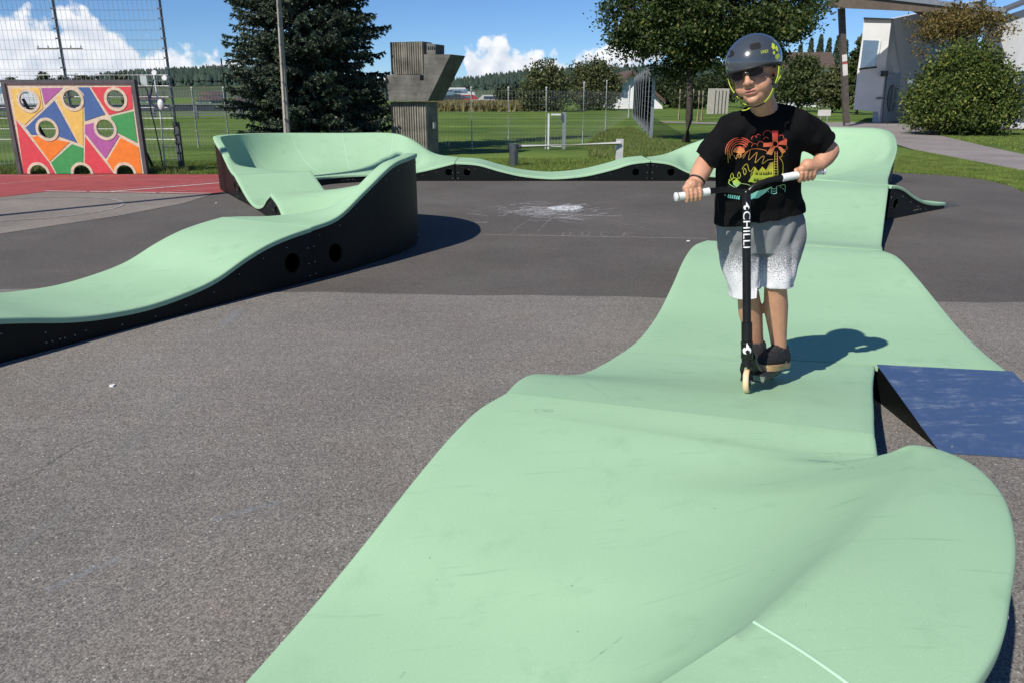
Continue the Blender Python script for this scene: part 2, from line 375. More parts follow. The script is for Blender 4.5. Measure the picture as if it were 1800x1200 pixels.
# ---- hills
M_HILL = simple('hill_ground', (.06, .085, .035), .95, var=.35, scale=.012)
M_FOREST = leaf_mat('far_conifers', (.022, .042, .034), (.045, .072, .05), None, .05, .9)
def hill(name, prof, Yr, depth, mat):
    m_ = MB(); rows = []
    for x, y in prof:
        r0 = PY(x, y, Yr); sc_ = 1
        prow = []
        for k in range(9):
            t = k / 8.; Yk = Yr - depth * (1 - t); hh = (r0.z) * (t * t * (3 - 2 * t))
            prow.append((r0.x * Yk / Yr, Yk, hh - 1.5 * (k == 0)))
        for k in range(1, 5):
            t = k / 4.; Yk = Yr + depth * t; prow.append((r0.x * Yk / Yr, Yk, r0.z * (1 - t * t) - 1.5 * (k == 4)))
        rows.append(prow)
    n_ = len(rows[0]); pts = [p for r_ in rows for p in r_]
    fs_ = [(i * n_ + k, (i + 1) * n_ + k, (i + 1) * n_ + k + 1, i * n_ + k + 1) for i in range(len(rows) - 1) for k in range(n_ - 1)]
    m_.add(pts, fs_); o = m_.build(name, mat, None, smooth='all'); return tag(o, kind='structure'), rows
prof1 = [(-1500, 150), (-700, 140), (-300, 150), (0, 152), (60, 151), (130, 149), (180, 147), (230, 142), (300, 138), (380, 134), (450, 134), (520, 138), (600, 148), (680, 158), (740, 164)]
hill1, rows1 = hill('hill_left', prof1, 620, 260, M_HILL)
prof2 = [(660, 164), (720, 161), (780, 156), (830, 151), (880, 144), (930, 139), (1000, 135), (1080, 132), (1200, 126), (1400, 118), (1700, 110), (2200, 118), (3200, 140)]
hill2, rows2 = hill('hill_middle', prof2, 900, 420, M_HILL)
def cones(rows, xr, n_, hmin, hmax, tmin, name):
    V = []; Fc = []; k0 = 0
    xs = [p[8][0] for p in rows]
    arr = np.array(rows)
    for _ in range(n_):
        x = random.uniform(*xr); t = random.uniform(tmin, 1.0)
        i = max(0, min(len(xs) - 2, int(np.searchsorted(xs, x)) - 1)); u = (x - xs[i]) / (xs[i + 1] - xs[i]); u = min(1, max(0, u))
        kk = t * 8; k1 = min(7, int(kk)); w_ = kk - k1
        p = (arr[i, k1] * (1 - u) + arr[i + 1, k1] * u) * (1 - w_) + (arr[i, k1 + 1] * (1 - u) + arr[i + 1, k1 + 1] * u) * w_
        h = random.uniform(hmin, hmax); r_ = h * random.uniform(.2, .55); a0 = random.random()
        for lo, hi, rr in ((0, .62, 1), (.35, 1.0, .68)):
            base = len(V)
            for q in range(6):
                a = a0 + q * math.pi / 3; V.append((p[0] + r_ * rr * math.cos(a) * random.uniform(.75, 1.2), p[1] + r_ * rr * math.sin(a), p[2] + h * lo))
            V.append((p[0], p[1], p[2] + h * hi))
            Fc += [(base + q, base + (q + 1) % 6, base + 6) for q in range(6)]
    o = mesh_obj(name, V, np.array(Fc), M_FOREST)
    return o
x_of = lambda px, Y: PY(px, 150, Y).x
f1 = cones(rows1, (x_of(178, 620), x_of(700, 620)), 3400, 2, 8.5, .45, 'far_forest')
tag(f1, 'dark conifer wood covering the hillside behind the left fence', 'forest', kind='stuff')
f2 = cones(rows2, (x_of(690, 900), x_of(2300, 900)), 7000, 3, 11, .4, 'far_forest')
tag(f2, 'bluish wooded ridge on the skyline behind the middle fence', 'forest', kind='stuff')
# ================================================================== pump track
def green_mat():
    m, nt, b = mat_base('mint_green_surface'); N = nt.nodes; L = nt.links
    tc = N.new('ShaderNodeTexCoord'); V = tc.outputs['Object']
    def noise(s, d=4, r=.55, vec=V):
        n = N.new('ShaderNodeTexNoise'); n.inputs['Scale'].default_value = s; n.inputs['Detail'].default_value = d; n.inputs['Roughness'].default_value = r; L.new(vec, n.inputs['Vector']); return n.outputs[0]
    def ramp(x, p0, c0, p1, c1):
        r = N.new('ShaderNodeValToRGB'); e = r.color_ramp.elements; e[0].position = p0; e[1].position = p1; e[0].color = c4(c0); e[1].color = c4(c1); L.new(x, r.inputs[0]); return r.outputs[0]
    def mul(a, b_, f=1.0):
        n = N.new('ShaderNodeMix'); n.data_type = 'RGBA'; n.blend_type = 'MULTIPLY'; n.inputs['Factor'].default_value = f; L.new(a, n.inputs['A']); L.new(b_, n.inputs['B']); return n.outputs['Result']
    base = ramp(noise(1.3, 5), .3, (.325, .515, .325), .7, (.36, .555, .358))
    base = mul(base, ramp(noise(4.5, 6, .7), .56, (1, 1, 1), .76, (.83, .87, .85)))
    mp = N.new('ShaderNodeMapping'); mp.inputs['Rotation'].default_value = (0, 0, R(66)); mp.inputs['Scale'].default_value = (1.1, 16, 1); L.new(V, mp.inputs['Vector'])
    base = mul(base, ramp(noise(2.2, 5, .65, mp.outputs[0]), .60, (1, 1, 1), .74, (.82, .85, .84)))
    base = mul(base, ramp(noise(420, 2, .6), .35, (.93, .94, .93), .75, (1.06, 1.06, 1.06)))
    vo = N.new('ShaderNodeTexVoronoi'); vo.inputs['Scale'].default_value = 9; L.new(V, vo.inputs['Vector'])
    base = mul(base, ramp(vo.outputs['Distance'], .018, (.45, .5, .45), .03, (1, 1, 1)))
    v2 = N.new('ShaderNodeTexVoronoi'); v2.inputs['Scale'].default_value = 55; L.new(V, v2.inputs['Vector'])
    base = mul(base, ramp(v2.outputs['Distance'], .05, (1.45, 1.35, 1.4), .09, (1, 1, 1)))
    L.new(base, b.inputs['Base Color']); b.inputs['Roughness'].default_value = .62; b.inputs['Specular IOR Level'].default_value = .35
    bp = N.new('ShaderNodeBump'); bp.inputs['Strength'].default_value = .22; bp.inputs['Distance'].default_value = .0015
    L.new(noise(480, 2), bp.inputs['Height']); L.new(bp.outputs[0], b.inputs['Normal'])
    return m
M_GREEN = green_mat()
M_PANEL = simple('dark_side_panel', (.0045, .0062, .0055), .5, var=.25, scale=3, bump=.12, bscale=90, spec=.22)
M_BOLT = simple('bolt_steel', (.42, .42, .41), .4, .8)
M_SEAM = simple('pale_green_joint', (.44, .66, .47), .45, var=.08)
def smooth01(a, b, x):
    t = min(1, max(0, (x - a) / (b - a))); return t * t * (3 - 2 * t)
TRK_BVH = {}
def resample(pts, n):
    """dense catmull, then equal arc length"""
    d = catmull(pts, 400); s = np.concatenate([[0], np.cumsum(np.linalg.norm(np.diff(d, axis=0), axis=1))])
    return d, s
def module(name, label, Lp, Rp, Cp=None, holesL=(), holesR=(), seams=(), lip=.12, gap=.003, bolts=True, power=1.9, cols=28, endcaps=True, pieces=(1, 1)):
    """a track segment lofted between its left and right edge (3D points, same count); optional crease line Cp between bank and shelf"""
    n = 14 * (len(Lp) - 1) + 1
    Ld = catmull(Lp, n); Rd = catmull(Rp, n); Cd = catmull(Cp, n) if Cp is not None else None
    # tiny gap at both ends = the joint between neighbouring modules
    for A in (Ld, Rd) + ((Cd,) if Cd is not None else ()):
        for e, q in ((0, 1), (-1, -2)):
            v = A[q] - A[e]; A[e] = A[e] + v / np.linalg.norm(v) * gap
    rows = []
    for i in range(n):
        l, r = Ld[i], Rd[i]; row = []
        if Cd is None:
            dh = r[2] - l[2]; b = smooth01(.14, .4, abs(dh)); lo, hi = (l, r) if dh > 0 else (r, l)
            for k in range(cols + 1):
                t = k / cols; p = l * (1 - t) + r * t
                tt = t if dh > 0 else 1 - t
                f = min(1, tt / (1 - lip)) ** (power(i / (n - 1)) if callable(power) else power)
                p[2] = (1 - b) * (l[2] + dh * t) + b * (lo[2] + abs(dh) * f); row.append(p)
        else:
            c = Cd[i]; nk = int(cols * .68)
            for k in range(nk + 1):
                t = k / nk; p = l * (1 - t) + c * t; dh = c[2] - l[2]
                u_ = i / (n - 1); pw = 8 - 4.4 * smooth01(.1, .32, u_)
                p[2] = l[2] + min(dh, 0) * t + max(dh, 0) * t ** pw - smooth01(.12, .45, u_) * .004 * math.sin(math.pi * min(1, t * 1.02)); row.append(p)
            for k in range(1, cols - nk + 1):
                t = k / (cols - nk); p = c * (1 - t) + r * t; p[2] += .012 * math.sin(math.pi * t) * smooth01(.03, .25, c[2] - l[2]); row.append(p)
        rows.append(row)
    G = np.array(rows)                                  # n x cols+1 x 3
    loc = tuple((Ld[n // 2] + Rd[n // 2]) / 2 * np.array([1, 1, 0]))
    root = thing(name, label, 'pump track', loc, 'pump track modules')
    # --- riding surface with rounded rims
    V = []; Fc = []
    def outdir(i, side):
        E = Ld if side == 0 else Rd
        d = E[min(i + 1, n - 1)] - E[max(i - 1, 0)]; d[2] = 0; d = d / (np.linalg.norm(d) + 1e-9)
        return np.array([-d[1], d[0], 0]) if side == 0 else np.array([d[1], -d[0], 0])
    prof = [(.0, -.042), (.012, -.042), (.013, -.012), (.009, -.004)]
    W = cols + 1 + 8
    sgn = None
    # left edge must be on the left of the travel direction; fix when the points run the other way
    d0 = Ld[1] - Ld[0]; cr = d0[0] * (Rd[0] - Ld[0])[1] - d0[1] * (Rd[0] - Ld[0])[0]
    flip = 1 if cr < 0 else -1
    for i in range(n):
        ol = outdir(i, 0) * flip; orr = outdir(i, 1) * flip
        line = [G[i, 0] + ol * a + np.array([0, 0, z]) for a, z in prof] + list(G[i]) + [G[i, -1] + orr * a + np.array([0, 0, z]) for a, z in reversed(prof)]
        V += line
    for i in range(n - 1):
        for k in range(W - 1): Fc.append((i * W + k, i * W + k + 1, (i + 1) * W + k + 1, (i + 1) * W + k))
    if endcaps:
        for e in (0, n - 1):
            base = len(V); V += [np.array(V[e * W + k]) - np.array([0, 0, .04 if 3 < k < W - 4 else 0]) for k in range(W)]
            Fc += [(e * W + k, e * W + k + 1, base + k + 1, base + k) for k in range(W - 1)]
    surf = mesh_obj('riding_surface', V, np.array(Fc), M_GREEN, root, True)
    bm = bmesh.new(); bm.from_mesh(surf.data); bmesh.ops.recalc_face_normals(bm, faces=bm.faces)
    if sum(f.normal.z * f.calc_area() for f in bm.faces) < 0: bmesh.ops.reverse_faces(bm, faces=bm.faces)
    bm.to_mesh(surf.data); bm.free(); auto_smooth(surf.data, 50)
    tri_v = [Vector(p) for p in G.reshape(-1, 3)]; c1 = cols + 1
    bvh = BVHTree.FromPolygons(tri_v, [(i * c1 + k, i * c1 + k + 1, (i + 1) * c1 + k + 1, (i + 1) * c1 + k) for i in range(n - 1) for k in range(cols)])
    # --- side panels with round hand holes
    bolt = MB()
    for side, E, holes, npc in ((0, Ld, holesL, pieces[0]), (1, Rd, holesR, pieces[1])):
        s = np.concatenate([[0], np.cumsum(np.linalg.norm(np.diff(E[:, :2], axis=0), axis=1))])
        def at(sv, z, off=-.004):
            x = np.interp(sv, s, E[:, 0]); y = np.interp(sv, s, E[:, 1]); i = int(np.clip(np.searchsorted(s, sv), 1, n - 1)); o = outdir(i, side) * flip
            return Vector((x + o[0] * off, y + o[1] * off, z))
        ht = lambda sv: float(np.interp(sv, s, E[:, 2])) - .03
        cuts = np.linspace(0, s[-1], npc + 1)
        for a, b in zip(cuts[:-1], cuts[1:]):
            # plain strips, and a small chunk with a cut-out round every hole, so that curved walls stay curved
            hs_in = sorted([h for h in holes if a < h[0] < b])
            spans = []; cur = a + .002
            for h in hs_in:
                spans.append((cur, h[0] - h[2] - .02, None)); spans.append((h[0] - h[2] - .02, h[0] + h[2] + .02, h)); cur = h[0] + h[2] + .02
            spans.append((cur, b - .002, None))
            m_ = MB()
            for u0, u1, h in spans:
                ss = np.linspace(u0, u1, max(3, int((u1 - u0) / .05)))
                nn = len(ss); low = [(x, .002) for x in ss]; upp = [(x, max(.02, ht(x))) for x in ss]
                if h is None:
                    q2 = low + upp; fq = [(k, k + 1, nn + k + 1, nn + k) for k in range(nn - 1)]; hole_n = 0
                else:
                    hl = [(h[0] + h[2] * math.cos(-2 * math.pi * k / 28), h[1] + h[2] * math.sin(-2 * math.pi * k / 28)) for k in range(28)]
                    q2 = low + upp[::-1] + hl; hole_n = 28
                    fq = [tuple(t) for t in tessellate_polygon([[Vector((p[0], p[1], 0)) for p in low + upp[::-1]], [Vector((p[0], p[1], 0)) for p in hl]])]
                n0 = len(m_.v); m_.add([at(*p) for p in q2], fq); n1 = len(m_.v); m_.add([at(p[0], p[1], -.022) for p in q2], [tuple(reversed(f)) for f in fq])
                st = len(q2) - hole_n
                for k in range(hole_n): m_.f.append((n0 + st + k, n0 + st + (k + 1) % 28, n1 + st + (k + 1) % 28, n1 + st + k))
            m_.build('side_panel', M_PANEL, root, smooth=True, fix=False)
        if bolts:
            def disc(sv, z, r_=.0045):
                if z < .01 or z > ht(sv) + .02: return
                c_ = at(sv, z, .0); i = int(np.clip(np.searchsorted(s, sv), 1, n - 1)); o = Vector(outdir(i, side) * flip)
                bolt.lathe(c_ - o * .004, o, [(0, r_), (.004, r_), (.006, r_ * .5)], 8)
            for x in np.arange(.12, s[-1] - .05, .26):
                c_ = at(x, ht(x) + .012, .012); i = int(np.clip(np.searchsorted(s, x), 1, n - 1)); o = Vector(outdir(i, side) * flip)
                bolt.lathe(c_ - o * .002, o, [(0, .005), (.004, .005), (.005, .003)], 8)
                disc(x, ht(x) - .075)
            for e in (.045, s[-1] - .045):
                for z in (.05, .16, .3, .45): disc(e, z, .006)
            for q in (.03, .0, -.05, -.09, .1): disc(s[-1] / 2 + q, .06, .005)
    if bolts and bolt.v: bolt.build('bolt_heads', M_BOLT, root, fix=False, kind='stuff')
    # --- visible joints running across the surface
    for fr, wd, k0, k1 in seams:
        i = int(round(fr * (n - 1))); i = min(max(i, 1), n - 2)
        m_ = MB(); A = G[i]; d = G[i + 1] - G[i - 1]; d = d / np.linalg.norm(d, axis=1)[:, None]
        ks = range(int(k0 * cols), int(k1 * cols) + 1); pts = []
        for k in ks:
            for q, z in ((-1, .0006), (-.4, wd * .3), (.4, wd * .3), (1, .0006)): pts.append(A[k] + d[k] * q * wd / 2 + np.array([0, 0, z]))
        m_.add(pts, [(4 * j + q, 4 * j + q + 1, 4 * j + q + 5, 4 * j + q + 4) for j in range(len(ks) - 1) for q in range(3)])
        m_.build('surface_joint', M_SEAM, root, smooth='all')
    TRK_BVH[label] = bvh
    return root, bvh, G
def px(*a): return [tuple(P(*q)) for q in a]

# -- foreground banked turn
L1 = px((893, 690, .38), (846, 718, .372), (800, 762, .354), (757, 812, .326), (712, 868, .292), (664, 930, .255), (608, 1000, .212), (548, 1072, .18), (435, 1200, .15), (300, 1345, .14), (120, 1520, .14))
C1 = px((1420, 748, .38), (1478, 812, .377), (1590, 790, .50), (1588, 822, .54), (1567, 867, .575), (1508, 933, .59), (1450, 987, .595), (1390, 1040, .59), (1325, 1092, .575), (1200, 1175, .55), (1040, 1275, .53))
R1 = px((1532, 762, .38), (1546, 815, .377), (1602, 782, .51), (1690, 805, .56), (1752, 860, .58), (1776, 940, .59), (1766, 1040, .59), (1738, 1140, .585), (1612, 1297, .575), (1450, 1450, .56), (1250, 1620, .55))
near_turn, B_TURN, G1 = module('pump_track_turn', 'mint green banked turn filling the foreground, nearest to the viewer', L1, R1, C1, seams=((.8, .009, .68, 1.0),), cols=40)
# -- short ramp-up module under the rider
L2 = px((1100, 617, .19), (1062, 640, .208), (1025, 656, .243), (985, 658, .292), (940, 657, .343), (915, 668, .366), (893, 690, .38))
R2 = [(1.975, 3.97, .19), tuple(P(1531, 664, .222)), tuple(P(1530, 677, .255)), tuple(P(1530, 694, .297)), tuple(P(1531, 718, .343)), tuple(P(1531, 740, .366)), tuple(P(1532, 762, .38))]
ride, B_RIDE, G2 = module('pump_track_crest', 'mint green rising crest that the scooter rider is rolling up', L2, R2)
# -- wide junction roller behind the rider
L3 = px((1243, 423, .40), (1222, 432, .40), (1205, 455, .375), (1185, 500, .295), (1160, 550, .215), (1130, 592, .195), (1100, 617, .19))
R3 = px((1548, 440, .40), (1576, 452, .395), (1610, 488, .325), (1642, 527, .25), (1680, 573, .205), (1722, 615, .192), (1768, 652, .19))
junction, B_JUN, G3 = module('pump_track_junction', 'wide flared mint green segment beside the blue metal ramp', L3, R3)
# -- far straight of the right lane
def straight(a, b, hs, w):
    a = Vector(a); b = Vector(b); d = (b - a).normalized(); nl = Vector((-d.y, d.x)); Rr = []; Ll = []
    for t, h in hs:
        p = a + (b - a) * t; Rr.append((p.x, p.y, h)); q = p + nl * w; Ll.append((q.x, q.y, h))
    return Ll, Rr
L4, R4 = straight((4.96, 10.3), (2.99, 6.16), [(0, .46), (.12, .43), (.3, .28), (.5, .14), (.68, .16), (.85, .31), (1, .40)], -1.25)
L4, R4 = R4, L4
L4 = [(p[0], p[1], p[2]) for p in L4]
lane, B_LANE, G4 = module('pump_track_straight', 'mint green straight with one dip directly behind the rider', L4, R4, holesL=((.45, .2, .07),), holesR=((.45, .2, .07),))
# -- far right banked turn: from the rear roller round to the right lane
L5 = [(2.66, 15.1, .395), (3.05, 15.1, .34), (3.5, 15.1, .16), (4.2, 15.08, .1), (4.75, 14.95, .1), (5.12, 14.5, .1), (5.15, 13.9, .12), (4.85, 13.0, .16), (4.4, 12.1, .3), (4.02, 11.3, .42), (3.83, 10.84, .46)]
R5 = [(2.78, 16.3, .36), (3.2, 16.42, .42), (3.75, 16.55, .62), (4.6, 16.72, .86), (5.8, 16.78, .95), (6.8, 16.5, .95), (7.38, 15.75, .93), (7.28, 15.0, .68), (6.75, 14.0, .34), (5.75, 11.98, .37), (4.965, 10.32, .46)]
L5[9] = (4.12, 11.45, .42)
berm_r, B_BR, G5 = module('pump_track_turn', 'mint green high banked turn at the far right behind the rider', L5, R5, holesL=((.4, .17, .07),), seams=((.83, .012, 0, 1),), lip=.09, power=2.5)
# -- rear roller
hsD = [(-1.09, .363), (-.655, .331), (-.219, .213), (.219, .12), (.75, .075), (1.2, .1), (1.535, .15), (1.969, .256), (2.292, .352), (2.655, .395)]
L6 = [(x, 16.22, h) for x, h in hsD]; R6 = [(x, 15.1, h) for x, h in hsD]
rear, B_REAR, G6 = module('pump_track_roller', 'mint green roller with a shallow dip at the back in front of the steel rail', L6, R6, holesR=((.22, .17, .065), (3.47, .17, .065)), holesL=((.22, .17, .065), (3.47, .17, .065)))
# -- far left banked turn
L7 = [(-4.36, 12.35, .39), (-4.57, 12.72, .46), (-4.86, 13.22, .70), (-5.14, 13.72, .86), (-5.38, 14.5, .88), (-5.22, 15.35, .87), (-4.6, 16.05, .855), (-3.6, 16.45, .835), (-2.55, 16.58, .83), (-2.1, 16.5, .72), (-1.62, 16.36, .44), (-1.1, 16.22, .363)]
R7 = [(-3.33, 12.98, .39), (-3.5, 13.3, .34), (-3.62, 13.62, .26), (-3.66, 13.9, .19), (-3.62, 14.15, .16), (-3.5, 14.4, .15), (-3.3, 14.62, .15), (-3.0, 14.82, .15), (-2.6, 14.98, .15), (-2.2, 15.07, .16), (-1.75, 15.1, .21), (-1.1, 15.1, .363)]
berm_l, B_BL, G7 = module('pump_track_turn', 'mint green long banked turn at the far left in front of the spruce', L7, R7, holesL=((.18, .2, .06),), holesR=((4.0, .17, .065),), seams=((.36, .008, .12, .95), (.45, .008, .12, .95), (.55, .008, .12, .95), (.64, .008, .12, .95), (.74, .008, .12, .95)), lip=.07, power=lambda u: 8 - 4.8 * smooth01(.3, .6, u))
# -- left lane roller between both left turns
hsC = [((-3.13, 10.1), .372), ((-3.276, 10.393), .28), ((-3.44, 10.711), .15), ((-3.64, 11.09), .075), ((-3.82, 11.42), .07), ((-3.994, 11.722), .13), ((-4.171, 12.028), .245), ((-4.36, 12.34), .39)]
L8 = [(p[0], p[1], h) for p, h in hsC]; R8 = [(p[0] + 1.03, p[1] + .63, h) for p, h in hsC]
roll_l, B_RL, G8 = module('pump_track_roller', 'mint green dipping roller between the two left banked turns', L8, R8, holesL=((2.38, .17, .06),))
# -- left front banked turn with the tall dark wall
R9 = [(-1.803, 6.79, .48), (-1.605, 7.085, .54), (-1.418, 7.46, .725), (-1.22, 7.90, .925), (-1.105, 8.3, .97), (-1.075, 8.72, .97), (-1.15, 9.3, .93), (-1.38, 9.9, .78), (-1.75, 10.42, .52), (-2.1, 10.73, .372)]
L9 = [(-2.797, 7.439, .47), (-2.61, 7.74, .43), (-2.48, 8.02, .36), (-2.42, 8.3, .27), (-2.44, 8.6, .2), (-2.52, 8.9, .15), (-2.64, 9.2, .12), (-2.79, 9.48, .13), (-2.95, 9.77, .29), (-3.13, 10.1, .372)]
berm_f, B_BF, G9 = module('pump_track_turn', 'mint green banked turn ending in a tall curved black wall, left of centre', L9, R9, holesR=((.3, .2, .085), (2.35, .5, .085)), holesL=((2.72, .18, .06),), lip=.1, power=2.6)
# -- left front straight running out of the picture
d10 = Vector((.5258, .8506)); n10 = Vector((-.8506, .5258)); o10 = Vector((-3.19, 4.52))
hs10 = [(-1.9, .44), (-1.5, .48), (-1.1, .46), (-.6, .41), (.06, .289), (.46, .197), (.73, .16), (1.04, .148), (1.37, .178), (1.64, .232), (1.93, .34), (2.18, .413), (2.43, .455), (2.67, .48)]
R10 = [tuple(o10 + d10 * s_) + (h,) for s_, h in hs10]; L10 = [tuple(o10 + d10 * (s_ + .02) + n10 * 1.2) + (h - .01,) for s_, h in hs10]
straight_l, B_SL, G10 = module('pump_track_straight', 'mint green wave segment with black side leaving the picture on the left', L10, R10, holesR=((4.33, .2, .085), (1.0, .2, .085)), holesL=((4.33, .2, .085),))
# -- start ramp on the far right, seen from its dark side
dF = Vector((.775, .632)); oF = Vector((4.99, 10.25)); nF = Vector((-.632, .775))
hsF = [(0, .455), (.12, .45), (.35, .40), (.7, .27), (1.05, .17), (1.4, .115), (1.75, .09)]
RF = [tuple(oF + dF * s_) + (h,) for s_, h in hsF]; LF = [tuple(oF + dF * s_ + nF * 1.15) + (h,) for s_, h in hsF]
start_ramp, B_ST, G11 = module('pump_track_start_ramp', 'low start ramp with a black side falling away to a pointed metal tip, far right', LF, RF, holesR=((.2, .2, .065),))
M_STEEL = simple('brushed_steel', (.42, .43, .43), .38, .85, var=.15, scale=20)
m_ = MB(); a = oF + dF * 1.755; b_ = oF + dF * 2.3
m_.add([(*a, .088), (*b_, .004), (*(b_ + nF * 1.15), .004), (*(a + nF * 1.15), .088), (*a, .003), (*(a + nF * 1.15), .003)], [(0, 1, 2, 3), (0, 4, 1), (3, 2, 5), (0, 3, 5, 4), (4, 5, 2, 1)])
m_.build('metal_tip', M_STEEL, start_ramp)

# -- blue steel entry ramp
def blue_mat():
    m, nt, b = mat_base('scuffed_blue_metal'); N = nt.nodes; L = nt.links
    tc = N.new('ShaderNodeTexCoord'); V = tc.outputs['Object']
    def nz(sc_, rot, s, d, r=.6):
        mp = N.new('ShaderNodeMapping'); mp.inputs['Scale'].default_value = sc_; mp.inputs['Rotation'].default_value = (0, 0, rot); L.new(V, mp.inputs['Vector'])
        n = N.new('ShaderNodeTexNoise'); n.inputs['Scale'].default_value = s; n.inputs['Detail'].default_value = d; n.inputs['Roughness'].default_value = r; L.new(mp.outputs[0], n.inputs['Vector']); return n.outputs[0]
    def ramp(x, p0, p1):
        r = N.new('ShaderNodeMapRange'); r.inputs['From Min'].default_value = p0; r.inputs['From Max'].default_value = p1; r.interpolation_type = 'SMOOTHSTEP'; L.new(x, r.inputs['Value']); return r.outputs[0]
    def mth(op, a, c):
        n = N.new('ShaderNodeMath'); n.operation = op
        for i, v in enumerate((a, c)):
            if isinstance(v, (int, float)): n.inputs[i].default_value = v
            else: L.new(v, n.inputs[i])
        return n.outputs[0]
    s1 = ramp(nz((2, 12, 1), .35, 1.6, 9, .75), .50, .66); s2 = ramp(nz((3, 20, 1), -.5, 1.3, 9, .75), .52, .66); cl = ramp(nz((1, 1, 1), 0, 5, 6, .7), .42, .7)
    f = mth('MULTIPLY', mth('MAXIMUM', s1, s2), cl)
    f = mth('MAXIMUM', f, mth('MULTIPLY', ramp(nz((1, 1, 1), 0, 9, 8, .75), .52, .8), .45))
    mx = N.new('ShaderNodeMix'); mx.data_type = 'RGBA'; L.new(mth('MULTIPLY', f, .6), mx.inputs['Factor']); mx.inputs['A'].default_value = (.085, .15, .30, 1); mx.inputs['B'].default_value = (.48, .54, .62, 1)
    L.new(mx.outputs['Result'], b.inputs['Base Color']); rg_ = N.new('ShaderNodeMapRange'); rg_.inputs['To Min'].default_value = .16; rg_.inputs['To Max'].default_value = .6; L.new(f, rg_.inputs['Value']); L.new(rg_.outputs[0], b.inputs['Roughness']); b.inputs['Metallic'].default_value = .45
    return m
M_BLUE = blue_mat()
ta = Vector((1.99, 3.955)); tb = Vector((2.66, 3.845)); 
ba = P(1652, 797); ba = Vector((ba.x, ba.y)); dd_ = (tb - ta); bb = ba + dd_ * 1.02
tb2 = tb
rr_ = thing('entry_ramp', 'blue scuffed metal entry ramp leaning against the mint green junction', 'ramp', (ta.x, ta.y, 0))
def ramp_pt(u, v, dz=0):
    a = ta.lerp(tb2, u); b = ba.lerp(bb, u); p = a.lerp(b, v); return (p.x, p.y, .196 * (1 - v) + .006 * v + dz)
m_ = MB(); nu, nv = 6, 6
for dz in (.004, 0):
    m_.add([ramp_pt(u / nu, v / nv, dz) for v in range(nv + 1) for u in range(nu + 1)], [(v * (nu + 1) + u, v * (nu + 1) + u + 1, (v + 1) * (nu + 1) + u + 1, (v + 1) * (nu + 1) + u) for v in range(nv) for u in range(nu)])
m_.add([ramp_pt(0, 0, .004), ramp_pt(0, 0), ramp_pt(0, 1), ramp_pt(0, 1, .004)], [(0, 1, 2, 3)]); m_.add([ramp_pt(1, 0, .004), ramp_pt(1, 0), ramp_pt(1, 1), ramp_pt(1, 1, .004)], [(0, 1, 2, 3)])
m_.add([ramp_pt(0, 1, .004), ramp_pt(0, 1), ramp_pt(1, 1), ramp_pt(1, 1, .004)], [(0, 1, 2, 3)])
m_.build('ramp_plate', M_BLUE, rr_)
for u in (.012, .988):
    a = ramp_pt(u, 0, -.001); b = ramp_pt(u, .985, -.001); m_ = MB(); o_ = Vector((dd_.x, dd_.y, 0)).normalized() * .008
    q = [Vector(a), Vector(b), Vector((b[0], b[1], .002)), Vector((a[0], a[1], .002))]
    m_.add(q + [p + o_ for p in q], [(0, 1, 2, 3), (7, 6, 5, 4), (0, 4, 5, 1), (1, 5, 6, 2), (2, 6, 7, 3), (3, 7, 4, 0)])
    m_.build('ramp_side', M_PANEL, rr_)
m_ = MB(); q = Vector(ramp_pt(.11, .93, .004)); m_.lathe(q, (0, 0, 1), [(-.002, .007), (.002, .007), (.004, .004)], 12); m_.build('rivet', M_BOLT, rr_)
m_ = MB(); q = Vector(ramp_pt(.9, .93, .004)); m_.lathe(q, (0, 0, 1), [(-.002, .007), (.002, .007), (.004, .004)], 12); m_.build('rivet', M_BOLT, rr_)
# ================================================================== painted goal wall
M_WOOD_PALE = simple('bare_plywood', (.60, .50, .37), .7, var=.2, scale=18)
M_FRAME = simple('grey_frame', (.075, .07, .075), .6, var=.2, scale=6)
def paint(name, c): return simple(name, c, .55, var=.1, scale=9, bump=.05)
PC = {'red': paint('red_paint', (.62, .055, .07)), 'yellow': paint('yellow_paint', (.72, .47, .11)), 'blue': paint('blue_paint', (.055, .12, .30)), 'green': paint('green_paint', (.045, .29, .08)),
      'orange': paint('orange_paint', (.78, .20, .02)), 'purple': paint('purple_paint', (.38, .10, .30))}
YW = 16.42
def wz(cx, cy): p = PY(cx / 5.4545, cy / 5.4545 + 120, YW); return (p.x, p.z)
wall = thing('goal_wall', 'colourful painted wooden goal wall with round holes beside the tall mesh fence', 'goal wall', (-9, YW, 0))
cut = []
ring_px = [(275, 315), (695, 300), (1112, 300), (455, 590), (1012, 580), (378, 1024), (793, 1022), (1205, 1020)]
ctr = []
for cx, cy in ring_px:
    u, v = wz(cx, cy); ctr.append((u, max(v, 0.012)))
RH, RO = .178, .235
cm = MB()
for u, v in ctr:
    cm.lathe((u, YW - .3, v), (0, 1, 0), [(0, RH), (.6, RH)], 36)
cutter = cm.build('cutter', None, None)
def cut_mesh(o):
    md = o.modifiers.new('b', 'BOOLEAN'); md.operation = 'DIFFERENCE'; md.object = cutter; md.solver = 'EXACT'
    dg = bpy.context.evaluated_depsgraph_get(); ev = o.evaluated_get(dg); me = bpy.data.meshes.new_from_object(ev); o.modifiers.clear(); old = o.data; o.data = me; bpy.data.meshes.remove(old)
def board(poly, y0, y1, name, mat, parent=wall, cutit=True):
    m_ = MB().prism(poly, y0, y1, lambda u, v, w: (u, w, v)); o = m_.build(name, mat, parent)
    if cutit: bpy.context.view_layer.update(); cut_mesh(o)
    return o
tl, tr, br, bl = wz(60, 150), wz(1300, 140), wz(1400, 1022), wz(205, 1024)
zt = tl[1]; x0, x1 = bl[0], br[0]
